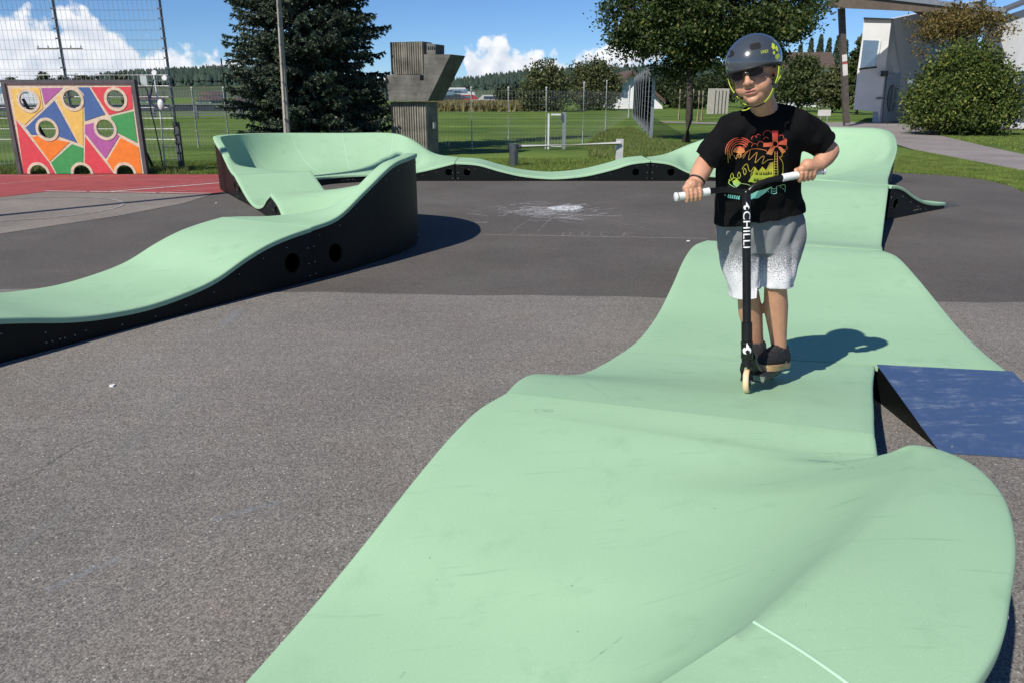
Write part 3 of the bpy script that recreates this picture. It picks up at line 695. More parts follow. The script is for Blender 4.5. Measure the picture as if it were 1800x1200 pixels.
back = board([(x0, .012), (x1, .012), (x1, zt), (x0, zt)], YW, YW + .03, 'backing_board', M_WOOD_PALE)
polys = [('yellow', [(108, 199), (381, 193), (414, 385), (236, 545), (150, 488)]), ('purple', [(396, 193), (600, 190), (430, 352)]),
         ('blue', [(523, 314), (742, 718), (548, 650), (300, 640), (248, 572)]), ('yellow', [(542, 292), (640, 195), (728, 189), (795, 270), (797, 750), (752, 715)]),
         ('blue', [(742, 186), (855, 185), (1010, 445), (815, 508), (804, 250)]), ('red', [(872, 184), (1258, 180), (1275, 392), (1045, 450)]),
         ('green', [(1062, 468), (1278, 415), (1318, 718), (1112, 615)]), ('purple', [(815, 545), (940, 515), (1145, 650), (1012, 870), (814, 625)]),
         ('orange', [(1160, 670), (1330, 760), (1362, 1015), (1105, 1010), (1028, 892)]), ('red', [(817, 662), (1093, 1014), (812, 1018)]),
         ('green', [(690, 730), (798, 768), (799, 1018), (545, 1018), (490, 908)]), ('orange', [(308, 662), (365, 652), (665, 712), (478, 895)]), ('red', [(157, 505), (468, 905), (530, 1018), (232, 1020)])]
for cname, poly in polys:
    q = [wz(*p) for p in poly]; q = [(a, max(.013, b)) for a, b in q]
    board(q, YW - .007, YW - .0005, 'painted_panel', PC[cname])
for i, (u, v) in enumerate(ctr):
    m_ = MB(); n_ = 44; full = i < 5; a0, a1 = (0, 2 * math.pi) if full else (0, math.pi); pts = []
    for k in range(n_ + 1):
        a = a0 + (a1 - a0) * k / n_
        for r_, y in ((RH + .001, YW - .001), (RH + .001, YW - .016), (RO, YW - .016), (RO, YW - .001)): pts.append((u + r_ * math.cos(a), y, v + r_ * math.sin(a)))
    m_.add(pts, [(4 * k + j, 4 * k + (j + 1) % 4, 4 * k + 4 + (j + 1) % 4, 4 * k + 4 + j) for k in range(n_) for j in range(4)])
    m_.build('hole_ring', M_WOOD_PALE, wall, smooth=True)
bpy.data.objects.remove(cutter)
for nm, a, b in (('frame_post', (x0 - .045, 0), (x0 + .03, zt)), ('frame_post', (x1 - .03, 0), (x1 + .045, zt)), ('frame_top', (x0 - .045, zt + .002), (x1 + .045, zt + .075))):
    MB().box(((a[0] + b[0]) / 2, YW + .03, (a[1] + b[1]) / 2), (b[0] - a[0], .13, b[1] - a[1])).build(nm, M_FRAME, wall)
for X in (x0 + .3, x1 - .3):
    MB().tube([(X, YW + .05, 1.5), (X, YW + 1.05, .02)], .03, 8).build('rear_strut', M_FRAME, wall)

# ================================================================== fences
M_GALV = simple('galvanised_steel', (.40, .42, .43), .42, .7, var=.15, scale=12)
M_GALV_PALE = simple('pale_galvanised_post', (.68, .69, .68), .55, .2, var=.1, scale=12)
M_GALV_DARK = simple('dark_fence_post', (.10, .11, .115), .5, .3, var=.2)
M_WIRE = simple('fence_wire', (.38, .41, .43), .5, .5, var=.1)
def wire_panel(a, b, z0, z1, dv, dh, r_, parent, name='mesh_panel', mat=None):
    a = Vector((a[0], a[1], 0)); b = Vector((b[0], b[1], 0)); d = b - a; L_ = d.length; m_ = MB()
    for k in range(int(round((z1 - z0) / dh)) + 1):
        z = z0 + k * dh; m_.tube([a + Vector((0, 0, z)), b + Vector((0, 0, z))], r_ * 1.25, 3, False)
    n_ = max(1, int(L_ / dv))
    for k in range(n_ + 1):
        p = a + d * (k / n_); m_.tube([p + Vector((0, 0, z0)), p + Vector((0, 0, z1))], r_, 3, False)
    return m_.build(name, mat or M_WIRE, parent, fix=False)
def post(p, h, r_, parent, mat, name='post', top=None, lean=0):
    m_ = MB(); q = Vector((p[0], p[1], 0)); t = q + Vector((lean, 0, h))
    m_.tube([q, t], r_, 10); m_.lathe(t, (0, 0, 1), [(0, r_ * 1.15), (.02, r_ * 1.15), (.03, r_ * .5)], 10)
    return m_.build(name, mat, parent, smooth=True)
# tall ball-stop fence behind the goal wall
YF = 17.95
ball = thing('ball_stop_fence', 'tall grey wire mesh ball fence behind the goal wall', 'fence', (-9, YF, 0))
pxs = [PY(318, 293, YF).x, PY(143, 300, YF).x, PY(143, 300, YF).x - 2.35, PY(143, 300, YF).x - 4.7]
for k, X in enumerate(pxs):
    o = post((X, YF), 6.2, .042, ball, M_GALV, 'post')
    m_ = MB()
    for z in np.arange(.35, 6.1, .2): m_.box((X, YF - .05, z), (.10, .035, .03))
    m_.build('clamps', M_GALV_DARK, o, kind='stuff')
for k in range(3):
    wire_panel((pxs[k + 1] + .05, YF - .05), (pxs[k] - .05, YF - .05), .08, 2.08, .1, .2, .0042, ball)
    wire_panel((pxs[k + 1] + .05, YF - .05), (pxs[k] - .05, YF - .05), 2.12, 6.12, .1, .2, .0042, ball)
    for z in (.62, .85, 1.08, 1.31, 1.54, 1.77, 2.0):
        m_ = MB().tube([(pxs[k + 1], YF + .06, z), (pxs[k], YF + .06, z)], .011, 6); m_.build('rail', M_GALV_PALE, ball)
m_ = MB().box((pxs[0] + .02, YF, .5), (.11, .09, 1.0)); m_.build('post_sleeve', M_GALV_DARK, ball)
# equipment stand at the fence end
st = thing('equipment_stand', 'thin white pole stand with a small pale box and dangling cable at the fence', 'stand', (PY(285, 290, 17.6).x, 17.6, 0))
bx0 = PY(286, 266, 17.6); MB().tube([(bx0.x, 17.6, 0), PY(283, 210, 17.6), PY(270, 130, 17.6)], .018, 8).build('pole', M_GALV_PALE, st, smooth=True)
bc = PY(253, 142, 17.6); MB().box(bc, (.13, .08, .2), .2).build('box', simple('pale_plastic', (.55, .6, .56), .5), st)
for q in ((272, 129), (290, 138)):
    c_ = PY(*q, 17.55); MB().lathe(c_, (0, -1, .1), [(-.03, .03), (.0, .055), (.02, .06), (.03, .05)], 14).build('lamp_head', M_GALV_PALE, st, smooth=True)
m_ = MB().tube([PY(q[0], q[1], 17.55) for q in ((246, 146), (258, 158), (263, 180), (266, 200), (272, 220), (277, 245), (282, 268), (286, 292))], .013, 6); m_.build('cable', simple('black_rubber', (.012, .013, .016), .6), st, smooth=True)
m_ = MB().tube([PY(q[0], q[1], 17.5) for q in ((270, 140), (266, 160), (262, 178), (272, 188), (280, 190))], .022, 6); m_.build('cable_bundle', simple('navy_cloth', (.02, .03, .09), .8), st, smooth=True)
bg_ = MB(); bg_.ellipsoid(PY(283, 185, 17.5), (.07, .05, .12)); bg_.build('plastic_bag', simple('white_plastic', (.7, .7, .7), .4), st, smooth=True)
for z in (.32, .6):
    MB().tube([(bx0.x + .0, 17.62, z - .12), (bx0.x + .33, 17.62, z - .12)], .014, 6).build('side_bar', M_GALV_PALE, st)

# field fence
ff = thing('field_fence', 'long light wire fence with slim pale posts along the sports field', 'fence', (0, 24, 0))
fp = [(-31, 27.5), (-27, 27.2), (-23, 26.8), (-19.5, 26.4), (-16.2, 26), (-12.8, 25.6), (PY(343, 262, 24.5).x, 24.8), (PY(402, 262, 24.5).x, 24.6), (-6, 24.3), (-3.5, 24.1), (P(830, 264).x, 23.8), (P(894, 263).x, 24.0), (P(959, 262).x, 24.2), (P(1023, 254).x, 26.3), (P(1062, 232).x, 35.2), (P(1098, 207).x + .2, 57.0)]
for k, p in enumerate(fp):
    h = 1.78 if k < 13 else (1.95 if k == 13 else 2.15)
    o = post(p, h, .028 if k != 15 else .06, ff, M_GALV_PALE)
    m_ = MB()
    for z in np.arange(.2, h, .3): m_.box((p[0], p[1] - .03, z), (.05, .03, .03))
    m_.build('clips', M_GALV, o, kind='stuff')
for a, b in zip(fp[:-1], fp[1:]):
    wire_panel(a, b, .1, 1.7, .1 if b[1] < 30 else .5, .2, .0026, ff)
gate = thing('mesh_gate', 'narrow pale metal gate frame in the wire fence behind the rail', 'gate', (P(975, 262).x, 24, 0))
ga = P(963, 262); gb = P(990, 262); Yg = 24.1
hg = PY(975, 200, Yg).z
m_ = MB(); m_.box((ga.x, Yg, hg / 2), (.05, .05, hg)); m_.build('gate_post', M_GALV_PALE, gate)
m_ = MB(); m_.box((gb.x, Yg, hg / 2 + .02), (.10, .06, hg + .04)); m_.build('gate_post', M_GALV, gate)
for z_ in (hg - .03, .1): MB().box(((ga.x + gb.x) / 2, Yg, z_), (gb.x - ga.x - .15, .04, .05)).build('gate_rail', M_GALV_PALE, gate)
m_ = MB(); m_.box((gb.x - .08, Yg - .06, .95), (.05, .06, .22)); m_.build('lock_case', M_GALV_DARK, gate)
wire_panel((ga.x, Yg), (gb.x, Yg), .15, hg - .08, .08, .2, .0026, gate)
# oblique panel fence
of = thing('panel_fence', 'grey double bar fence panel seen edge-on left of the leafy tree', 'fence', (5.2, 30, 0))
oa = (P(1135, 243).x + .05, 29.6); ob = (P(1103, 208).x + .2, 55.0)
for t in np.linspace(0, 1, 9):
    p = (oa[0] * (1 - t) + ob[0] * t, oa[1] * (1 - t) + ob[1] * t)
    MB().box((p[0], p[1], 1.36), (.11 if t == 0 else .06, .06, 2.72)).build('post', M_GALV, of)
wire_panel(oa, ob, .1, 2.6, .06, .2, .0075, of, mat=M_GALV)

# steel barrier rail
rl = thing('barrier_rail', 'low steel barrier rail between two stout posts on the back lawn', 'barrier', (1.3, 19, 0))
ra = P(902, 292); rb = P(1088, 283); Ya, Yb = 18.35, 19.3
pa = PY(903, 264, Ya); pb = PY(1089, 260, Yb)
m_ = MB().lathe((pa.x, Ya, 0), (0, 0, 1), [(0, .105), (.50, .105), (.505, .09)], 24); m_.build('post', simple('dark_steel_post', (.2, .205, .21), .35, .8), rl, smooth=True)
m_ = MB().box((pb.x, Yb, .28), (.17, .10, .56)); m_.build('post', simple('pale_steel_plate', (.62, .62, .6), .5, .3), rl)
MB().tube([(pa.x, Ya - .02, .44), (pb.x, Yb - .07, .46)], .042, 10).build('rail', M_GALV_PALE, rl, smooth=True)
MB().lathe((pa.x + .11, Ya - .02, .44), (1, .3, 0), [(0, .05), (.05, .05)], 12).build('rail_socket', M_GALV_DARK, rl)

# tall pole in front of the spruce, pole out of frame on the left whose shadow crosses the court
M_POLE_WOOD = simple('weathered_pole', (.36, .33, .28), .7, .1, var=.2, scale=5)
fpole = thing('tall_pole', 'tall weathered grey square pole in front of the spruce', 'pole', (P(505, 262).x, 19.3, 0))
b0 = PY(505, 240, 19.3); t0 = PY(490, 0, 19.3); dz = (t0 - b0) / (t0.z - b0.z)
q0 = b0 - dz * b0.z; q1 = b0 + dz * (8.5 - b0.z)
MB().tube([q0, q1], [.085, .065], 6).build('shaft', M_POLE_WOOD, fpole)
for z in np.arange(.6, 8, .42):
    p = b0 + dz * (z - b0.z); MB().box(p + Vector((0, -.085, 0)), (.03, .03, .05)).build('step_bolt', M_GALV_DARK, fpole)
lp = thing('lamp_pole', 'slim dark lamp pole left of the view casting a long shadow on the court', 'pole', (-10.0, 7.3, 0))
MB().tube([(-10, 7.3, 0), (-10, 7.3, 11.0)], [.13, .12], 12).build('shaft', M_GALV_DARK, lp, smooth=True)
MB().box((-9.9, 7.4, 11.03), (.4, .16, .07), .7).build('lamp_head', M_GALV_DARK, lp)

# ================================================================== concrete sculpture
def concrete(name, c, board_scale):
    m, nt, b = mat_base(name); N = nt.nodes; L = nt.links
    tc = N.new('ShaderNodeTexCoord'); V = tc.outputs['Object']
    n = N.new('ShaderNodeTexNoise'); n.inputs['Scale'].default_value = 2.2; n.inputs['Detail'].default_value = 8; n.inputs['Roughness'].default_value = .65; L.new(V, n.inputs['Vector'])
    r = N.new('ShaderNodeValToRGB'); e = r.color_ramp.elements; e[0].position = .32; e[0].color = c4([x * .45 for x in c]); e[1].position = .62; e[1].color = c4(c); L.new(n.outputs[0], r.inputs[0])
    L.new(r.outputs[0], b.inputs['Base Color']); b.inputs['Roughness'].default_value = .9
    mp = N.new('ShaderNodeMapping'); mp.inputs['Scale'].default_value = board_scale; L.new(V, mp.inputs['Vector'])
    w = N.new('ShaderNodeTexNoise'); w.inputs['Scale'].default_value = 1; w.inputs['Detail'].default_value = 3; L.new(mp.outputs[0], w.inputs['Vector'])
    bp = N.new('ShaderNodeBump'); bp.inputs['Strength'].default_value = .7; bp.inputs['Distance'].default_value = .03; L.new(w.outputs[0], bp.inputs['Height']); L.new(bp.outputs[0], b.inputs['Normal'])
    return m
M_CONC = concrete('board_marked_concrete', (.16, .155, .14), (.8, .8, 9)); M_CONC_RIB = concrete('ribbed_concrete', (.28, .26, .215), (9, 9, .6))
sc_o = Vector((PY(712, 200, 21.4).x, 21.4, 0)); rot = R(-20)
sculpt = thing('concrete_sculpture', 'angular raw concrete sculpture with ribbed pillar right of the spruce', 'sculpture', sc_o)
ux = Vector((math.cos(rot), math.sin(rot), 0)); uy = Vector((-math.sin(rot), math.cos(rot), 0))
def sp(px_, py_, w=0.0):
    """point on the sculpture's front plane under a photo pixel, pushed back by w"""
    d = ray(px_, py_); n_ = uy; t = (sc_o - Vector((0, 0, CAM_H))).dot(n_) / d.dot(n_); p = Vector((0, 0, CAM_H)) + d * t
    return p + uy * w
def sculpt_prism(poly, w0, w1, name, mat):
    q = [sp(*p) for p in poly]; n_ = len(q); m_ = MB()
    loc2 = [((p - sc_o).dot(ux), p.z) for p in q]
    m_.prism(loc2, w0, w1, lambda u, v, w: sc_o + ux * u + Vector((0, 0, v)) + uy * w); return m_.build(name, mat, sculpt)
def ribbed(x0_, x1_, ytop, z0, w0, w1, name):
    """pillar with vertical ribs on its front"""
    a = (sp(x0_, 200) - sc_o).dot(ux); b = (sp(x1_, 200) - sc_o).dot(ux); z1 = sp((x0_ + x1_) / 2, ytop).z; n_ = 15; poly = []
    for k in range(n_):
        u0 = a + (b - a) * k / n_; du = (b - a) / n_
        poly += [(u0, w0 + .035), (u0 + du * .22, w0 + random.uniform(-.012, .008)), (u0 + du * .72, w0 + random.uniform(-.012, .008))]
    poly += [(b, w0 + .03), (b, w1), (a, w1)]
    m_ = MB().prism(poly, z0, z1, lambda u, v, w: sc_o + ux * u + uy * v + Vector((0, 0, w))); return m_.build(name, M_CONC_RIB, sculpt)
ribbed(681, 745, 180, 0, .15, .85, 'lower_pillar')
ribbed(684, 741, 73, sp(710, 131).z + .002, .2, .75, 'upper_pillar')
sculpt_prism([(678, 132), (738, 132), (738, 142), (745, 142), (745, 96), (792, 96), (752, 178), (678, 178)], 0, .95, 'cross_beam', M_CONC)
sculpt_prism([(742.5, 75), (758, 77), (758, 97), (742.5, 97)], .25, .8, 'top_block', M_CONC)
zt_ = sp(742, 73).z
for k in range(4):
    p = sp(745 + k * 3.6, 83, .24); MB().box(p, (.03, .05, .06), rot).build('slot', M_GALV_DARK, sculpt)
o_ = sp(748, 222, .12) + ux * .06 + uy * .3; MB().box(o_, (.04, .12, .16), rot).build('switch_box', M_GALV, sculpt)

# ================================================================== buildings
M_WHITE = simple('white_render', (.80, .81, .82), .8, var=.05, scale=1.2, bump=.08, bscale=30)
M_SOFFIT = simple('brown_soffit', (.13, .10, .075), .7, var=.2, scale=3)
M_ROOFMETAL = simple('grey_roof_edge', (.33, .35, .37), .4, .5)
M_GLASS = simple('window_glass', (.22, .33, .45), .05, .75, var=.1, scale=1, spec=.9)
M_DOOR = simple('blue_grey_door', (.21, .25, .31), .5)
M_DARK = simple('dark_frame', (.03, .032, .036), .5)
M_TIMBER = simple('dark_timber', (.085, .07, .06), .7, var=.3, scale=6)
school = thing('school_building', 'white angular school building with brown projecting roof on the right', 'building', (24, 48, 0))
def quad_prism(pl, Y0, Y1, name, mat, parent, slope=0):
    """front outline given in photo pixels at depth Y0, pushed back to Y1"""
    q = [PY(a, b, Y0) for a, b in pl]; m_ = MB(); m_.prism([(p.x, max(p.z, 0)) for p in q], Y0, Y1, lambda u, v, w: (u + slope * (w - Y0), w, v)); return m_.build(name, mat, parent)
YT = 47.0
tower = quad_prism([(1519, 34), (1567, 35), (1545, 215), (1543.5, 197), (1500, 193), (1507.5, 122), (1515, 70)], YT, YT + 9, 'tower', M_WHITE, school, .5)
# corner window of the tower
quad_prism([(1518, 71), (1546, 72), (1539, 116), (1512, 120)], YT - .03, YT - .003, 'tower_window', M_GLASS, school)
quad_prism([(1546, 71), (1549, 71), (1542, 117), (1539, 117)], YT - .06, YT - .004, 'window_frame', M_WHITE, school)
quad_prism([(1511, 120.5), (1542, 117.5), (1541, 120), (1511, 123.5)], YT - .08, YT - .004, 'window_sill', M_DARK, school)
quad_prism([(1518, 31), (1570, 33), (1570, 35), (1518, 34)], YT - .15, YT + 9.2, 'tower_cap', M_DARK, school, .5)
c_ = PY(1552, 130, YT); MB().box(c_ + Vector((0, -.2, 0)), (.25, .4, .3)).build('wall_lamp', M_DARK, school)
c_ = PY(1546, 173, YT); MB().box(c_ + Vector((0, -.1, 0)), (.35, .2, .06)).build('ledge', M_DARK, school)
# shaded entrance wall
A_ = PY(1546, 215, YT + .05); B_ = Vector((A_.x + 13.5, A_.y + 15.2, 0))
wd = Vector((B_.x - A_.x, B_.y - A_.y, 0)).normalized(); wn = Vector((wd.y, -wd.x, 0))
def on_wall(x, y, off=0.0):
    d = ray(x, y); t = (Vector((A_.x, A_.y, 0)) - Vector((0, 0, CAM_H))).dot(wn) / d.dot(wn); return Vector((0, 0, CAM_H)) + d * t + wn * off
def wall_poly(pl, o0, o1, name, mat, parent=school):
    q = [on_wall(*p) for p in pl]; m_ = MB()
    m_.prism([((p - A_).dot(wd), max(p.z, .0)) for p in q], o0, o1, lambda u, v, w: Vector((A_.x, A_.y, 0)) + wd * u + wn * w + Vector((0, 0, v))); return m_.build(name, mat, parent)
m_ = MB(); tA = PY(1567, 34, YT + .05)
m_.add([(A_.x, A_.y, 0), (B_.x, B_.y, 0), (B_.x, B_.y, 8.3), (tA.x, tA.y + .02, tA.z)], [(0, 1, 2, 3)])
m_.add([(p[0] - .3, p[1] + .3, p[2]) for p in m_.v[:4]], [(3, 2, 1, 0)]); m_.f += [(0, 4, 5, 1), (1, 5, 6, 2), (2, 6, 7, 3), (3, 7, 4, 0)]
m_.build('entrance_wall', simple('shaded_white_render', (.50, .54, .58), .8, var=.05), school)  # white render with the shade under the roof put into its grey-blue colour
door = wall_poly([(1559, 131), (1582, 127), (1575, 215.5), (1549, 216)], .01, .06, 'door', M_DOOR)
lens = []
for k in range(24):
    a = 2 * math.pi * k / 24; lens.append((1565.5 + 8 * math.cos(a) - 2.2 * math.sin(a) * -1, 173.5 - 24 * math.sin(a)))
wall_poly(lens, .065, .09, 'oval_window', M_DARK, door)
wall_poly([(1568, 150), (1569.5, 150), (1563, 197), (1561.5, 197)], .092, .11, 'oval_mullion', M_DOOR, door)
wall_poly([(1594, 143), (1603, 140), (1597, 215), (1590, 215)], .01, .05, 'side_window', M_GLASS)
for k in range(3):
    p = on_wall(1583 + k * 5, 214, .9); MB().tube([(p.x, p.y, 0), (p.x, p.y, 1.0)], .05, 6).build('bollard', M_DARK, school)
# roof slab over the forecourt
rf = [PY(1456, 4, 41.0), PY(1765, 24, 40.5)]
mid_ = [Vector((rf[0].x + 1.2, 43.6, rf[0].z + .1)), Vector((tA.x + .4, 46.0, rf[0].z + .12)), Vector((tA.x + 8, 57, rf[0].z + .3))]
bot = [rf[0] - Vector((0, 0, .25)), rf[1] - Vector((0, 0, .1)), Vector((rf[1].x + 9, 60, rf[1].z + .3)), mid_[2], mid_[1], mid_[0]]
top = [p + Vector((0, 0, h)) for p, h in zip(bot, (.75, .22, .4, .5, .6, .65))]; nb_ = 6
m_ = MB(); m_.add(bot + top, [tuple(range(nb_)), tuple(reversed(range(nb_, 2 * nb_)))] + [(i, (i + 1) % nb_, nb_ + (i + 1) % nb_, nb_ + i) for i in range(nb_)]); roof = m_.build('roof', M_SOFFIT, school)
m_ = MB(); q0_, q1_ = top[0], top[1]; m_.add([q0_ + Vector((-.1, -.1, -.1)), q1_ + Vector((0, -.1, -.1)), q1_ + Vector((0, -.1, .12)), q0_ + Vector((-.1, -.1, .12)), q0_ + Vector((-.1, .3, -.1)), q1_ + Vector((0, .3, -.1)), q1_ + Vector((0, .3, .12)), q0_ + Vector((-.1, .3, .12))], [(0, 1, 2, 3), (7, 6, 5, 4), (0, 4, 5, 1), (1, 5, 6, 2), (2, 6, 7, 3), (3, 7, 4, 0)])
m_.build('roof_edge', M_ROOFMETAL, roof)
v_ = PY(1640, 2, 44); MB().lathe((v_.x, 44, v_.z - .35), (0, 0, 1), [(0, .2), (.4, .2), (.42, .32), (.55, .32), (.62, .1)], 16).build('roof_vent', M_GALV, roof, smooth=True)
# right wing
W0 = PY(1712, 150, 45.5); W1 = PY(1925, 150, 33.0)
W0 = Vector((W0.x, 45.5, 0)); W1 = Vector((W1.x, 33, 0)); h0 = PY(1712, 40, 45.5).z; h1 = PY(1925, -40, 33).z
m_ = MB(); dv = Vector((8, 6, 0))
m_.add([W0, W1, W1 + Vector((0, 0, h1)), W0 + Vector((0, 0, h0)), W0 + dv, W1 + dv, W1 + dv + Vector((0, 0, h1)), W0 + dv + Vector((0, 0, h0))], [(0, 1, 2, 3), (5, 4, 7, 6), (3, 2, 6, 7), (4, 0, 3, 7), (1, 5, 6, 2)])
m_.build('right_wing', M_WHITE, school)
wdir = (W1 - W0).normalized(); wnr = Vector((wdir.y, -wdir.x, 0))
def on_wing(x, y):
    d = ray(x, y); t = (W0 - Vector((0, 0, CAM_H))).dot(wnr) / d.dot(wnr); return Vector((0, 0, CAM_H)) + d * t
def wing_poly(pl, o0, o1, name, mat):
    q = [on_wing(*p) for p in pl]; m_ = MB(); m_.prism([((p - W0).dot(wdir), p.z) for p in q], o0, o1, lambda u, v, w: W0 + wdir * u + wnr * w + Vector((0, 0, v))); return m_.build(name, mat, school)
wing_poly([(1792, 126), (1850, 118), (1850, 205), (1790, 203)], .004, .03, 'wing_window', M_GLASS)
wing_poly([(1786, 203.5), (1850, 205.5), (1850, 209), (1786, 206)], .004, .15, 'wing_sill', M_DARK)
wing_poly([(1789, 126), (1792, 125), (1790, 203), (1787, 203)], .004, .06, 'wing_frame', M_WHITE)
wing_poly([(1762, 24), (1925, -38), (1925, -46), (1762, 18)], .004, .35, 'wing_eave', M_ROOFMETAL)
# timber post holding the roof, with stickers
ppost = thing('roof_post', 'dark leaning timber roof post with white stickers in front of the school', 'post', P(1488, 222))
pb_, pt_ = P(1488, 222), PY(1479, 15, 42.0); M_STICK = simple('sticker_paper', (.68, .66, .64), .6); M_STICK_R = simple('red_sticker', (.45, .06, .05), .6)
uz = (pt_ - pb_).normalized(); uxp = uz.cross(Vector((0, 1, 0))).normalized(); uyp = uz.cross(uxp); Mp = Matrix((uxp, uyp, uz)).transposed()
MB().box((pb_ + pt_) / 2, (.27, .27, (pt_ - pb_).length), M=Mp).build('timber', M_TIMBER, ppost)
MB().box(pb_ + uz * .1, (.2, .3, .12), M=Mp).build('post_foot', M_GALV, ppost)
for y0, y1, mm in ((97, 109, M_STICK), (110.5, 113, M_STICK_R), (114, 134, M_STICK)):
    a = PY(1482, y0, 41.8); b = PY(1483, y1, 41.8); c_ = (a + b) / 2; c_ = c_ + Vector((0, -.0, 0))
    t = (c_ - pb_).dot(uz); p = pb_ + uz * t - uyp * (0.14 if uyp.y > 0 else -.14)
    MB().box(p, (.25, .006, (a - b).length), M=Mp).build('sticker', mm, ppost)
# white gabled house
M_TILE = simple('brown_roof_tiles', (.10, .068, .052), .8, var=.25, scale=4)
house = thing('gabled_house', 'white gabled house with brown roof behind the edge-on fence panel', 'house', (P(1130, 192).x, 92, 0))
YH = 92
quad_prism([(1082, 196), (1165, 196), (1158, 172), (1112, 128), (1084, 152)], YH, YH + 12, 'wall', M_WHITE, house)
rp = quad_prism([(1078, 155), (1112, 123), (1113, 128), (1080, 160)], YH - .8, YH + 12.5, 'roof', M_TILE, house)
quad_prism([(1112, 123), (1171, 178), (1166, 180), (1111, 128.5)], YH - .8, YH + 12.5, 'roof', M_TILE, house)
quad_prism([(1094, 160), (1103, 160), (1103, 172), (1094, 172)], YH - .06, YH - .01, 'window', M_GLASS, house)
quad_prism([(1132, 172), (1140, 172), (1140, 184), (1132, 184)], YH - .06, YH - .01, 'window', M_GLASS, house)
house2 = thing('brown_roofed_house', 'house with a broad brown roof half hidden by trees left of the school', 'house', (P(1420, 190).x, 105, 0))
quad_prism([(1380, 190), (1462, 190), (1462, 118), (1380, 118)], 105, 115, 'wall', M_WHITE, house2)
m_ = MB(); a, b = PY(1372, 120, 104), PY(1470, 120, 104); r0, r1 = PY(1378, 92, 110), PY(1462, 92, 110)
m_.add([a, b, r1, r0, a + Vector((0, 12, 0)), b + Vector((0, 12, 0))], [(0, 1, 2, 3), (3, 2, 5, 4), (0, 3, 4), (1, 5, 2)]); m_.build('roof', M_TILE, house2)
# far village on the left, road barrier, vehicles
M_FARW = simple('far_white_wall', (.5, .5, .49), .8); M_FARR = simple('far_roof', (.12, .08, .07), .8)
for i, (xa, xb, yt, yb, Y, lab) in enumerate([(352, 376, 168, 178, 190, 'small white far house left of the power pole'), (346, 372, 177, 190, 150, 'pale long far shed below the white far house'), (404, 424, 178, 190, 150, 'pale far house just left of the spruce'),
                                           (232, 262, 176, 190, 160, 'pale far house seen through the ball fence'), (798, 822, 176, 184, 200, 'long white far hall right of the sculpture'), (1183, 1200, 172, 184, 130, 'pale far shed behind the leafy tree trunk')]):
    h_ = thing('far_house', lab, 'house', (P((xa + xb) / 2, 190).x, Y, 0))
    a, b = PY(xa, yb, Y), PY(xb, yb, Y); zt2 = PY(xa, yt, Y).z; ym = zt2 + .28 * (b.x - a.x) * .5
    m_ = MB().box(((a.x + b.x) / 2, Y + 4, zt2 / 2), (b.x - a.x, 8, zt2)); m_.build('wall', M_FARW, h_)
    m_ = MB().prism([(a.x - .3, zt2 + .01), (b.x + .3, zt2 + .01), ((a.x + b.x) / 2, ym + .4)], Y - .3, Y + 8.3, lambda u, v, w: (u, w, v)); m_.build('roof', M_FARR, h_)
    for q in (.3, .7): MB().box((a.x * (1 - q) + b.x * q, Y - .03, zt2 * .55), (.9, .04, 1.0)).build('window', M_GLASS, h_)
rbar = thing('road_barrier', 'dark slatted noise barrier along the far road on the left', 'barrier', (-20, 56, 0))
M_BAR = simple('dark_blue_barrier', (.022, .03, .045), .5, var=.3); M_BAR2 = simple('grey_barrier_rail', (.12, .13, .15), .5)
for k in range(14):
    X = -52 + k * 3.0
    MB().box((X + 1.5, 56, .66), (2.9, .12, .42)).build('barrier_panel', M_BAR, rbar)
    MB().box((X, 56, .5), (.14, .2, 1.0)).build('barrier_post', M_BAR2, rbar)
for z in (.18, .36, .93): MB().box((-31, 55.9, z), (42, .06, .07)).build('barrier_rail', M_BAR2, rbar)
def vehicle(px_, Y, L_, H_, colr, label, cat):
    c0_ = P(px_, 190); X = (px_ - 900) / 1420 * Y; v = thing('parked_' + cat, label, cat, (X, Y, 0))
    prof_ = [(0, .35), (0, H_ * .62), (L_ * .18, H_ * .66), (L_ * .3, H_), (L_ * .82, H_), (L_, H_ * .62), (L_, .35)] if cat == 'car' else [(0, .4), (0, H_), (L_ * .72, H_), (L_ * .74, H_ * .8), (L_ * .95, H_ * .75), (L_, H_ * .4), (L_, .4)]
    MB().prism(prof_, Y, Y + 1.9, lambda a, b, w: (X + a - L_ / 2, w, b)).build('body', simple('paint_' + label[:6] + str(px_), colr, .3), v)
    for a in (.2, .8): MB().lathe((X - L_ / 2 + L_ * a, Y - .02, .36), (0, 1, 0), [(0, .36), (.25, .36)], 16).build('wheel', M_DARK, v)
    MB().box((X + L_ * .05, Y - .012, H_ * .8), (L_ * .45, .02, H_ * .22)).build('side_window', M_GLASS, v)
vehicle(803, 118, 5.6, 2.5, (.6, .6, .6), 'white far van at the left end of the red and white vehicles', 'van')
vehicle(815, 112, 4.2, 1.5, (.35, .04, .04), 'small red far car beside the white vans', 'car')
vehicle(780, 108, 5.0, 2.1, (.03, .04, .05), 'dark far van just right of the sculpture', 'van')
vehicle(862, 96, 4.6, 1.5, (.55, .56, .55), 'white far car in front of the far crop strip', 'car')
vehicle(12, 60, 5.8, 2.4, (.6, .62, .66), 'white and blue far van at the left edge behind the fence', 'van')
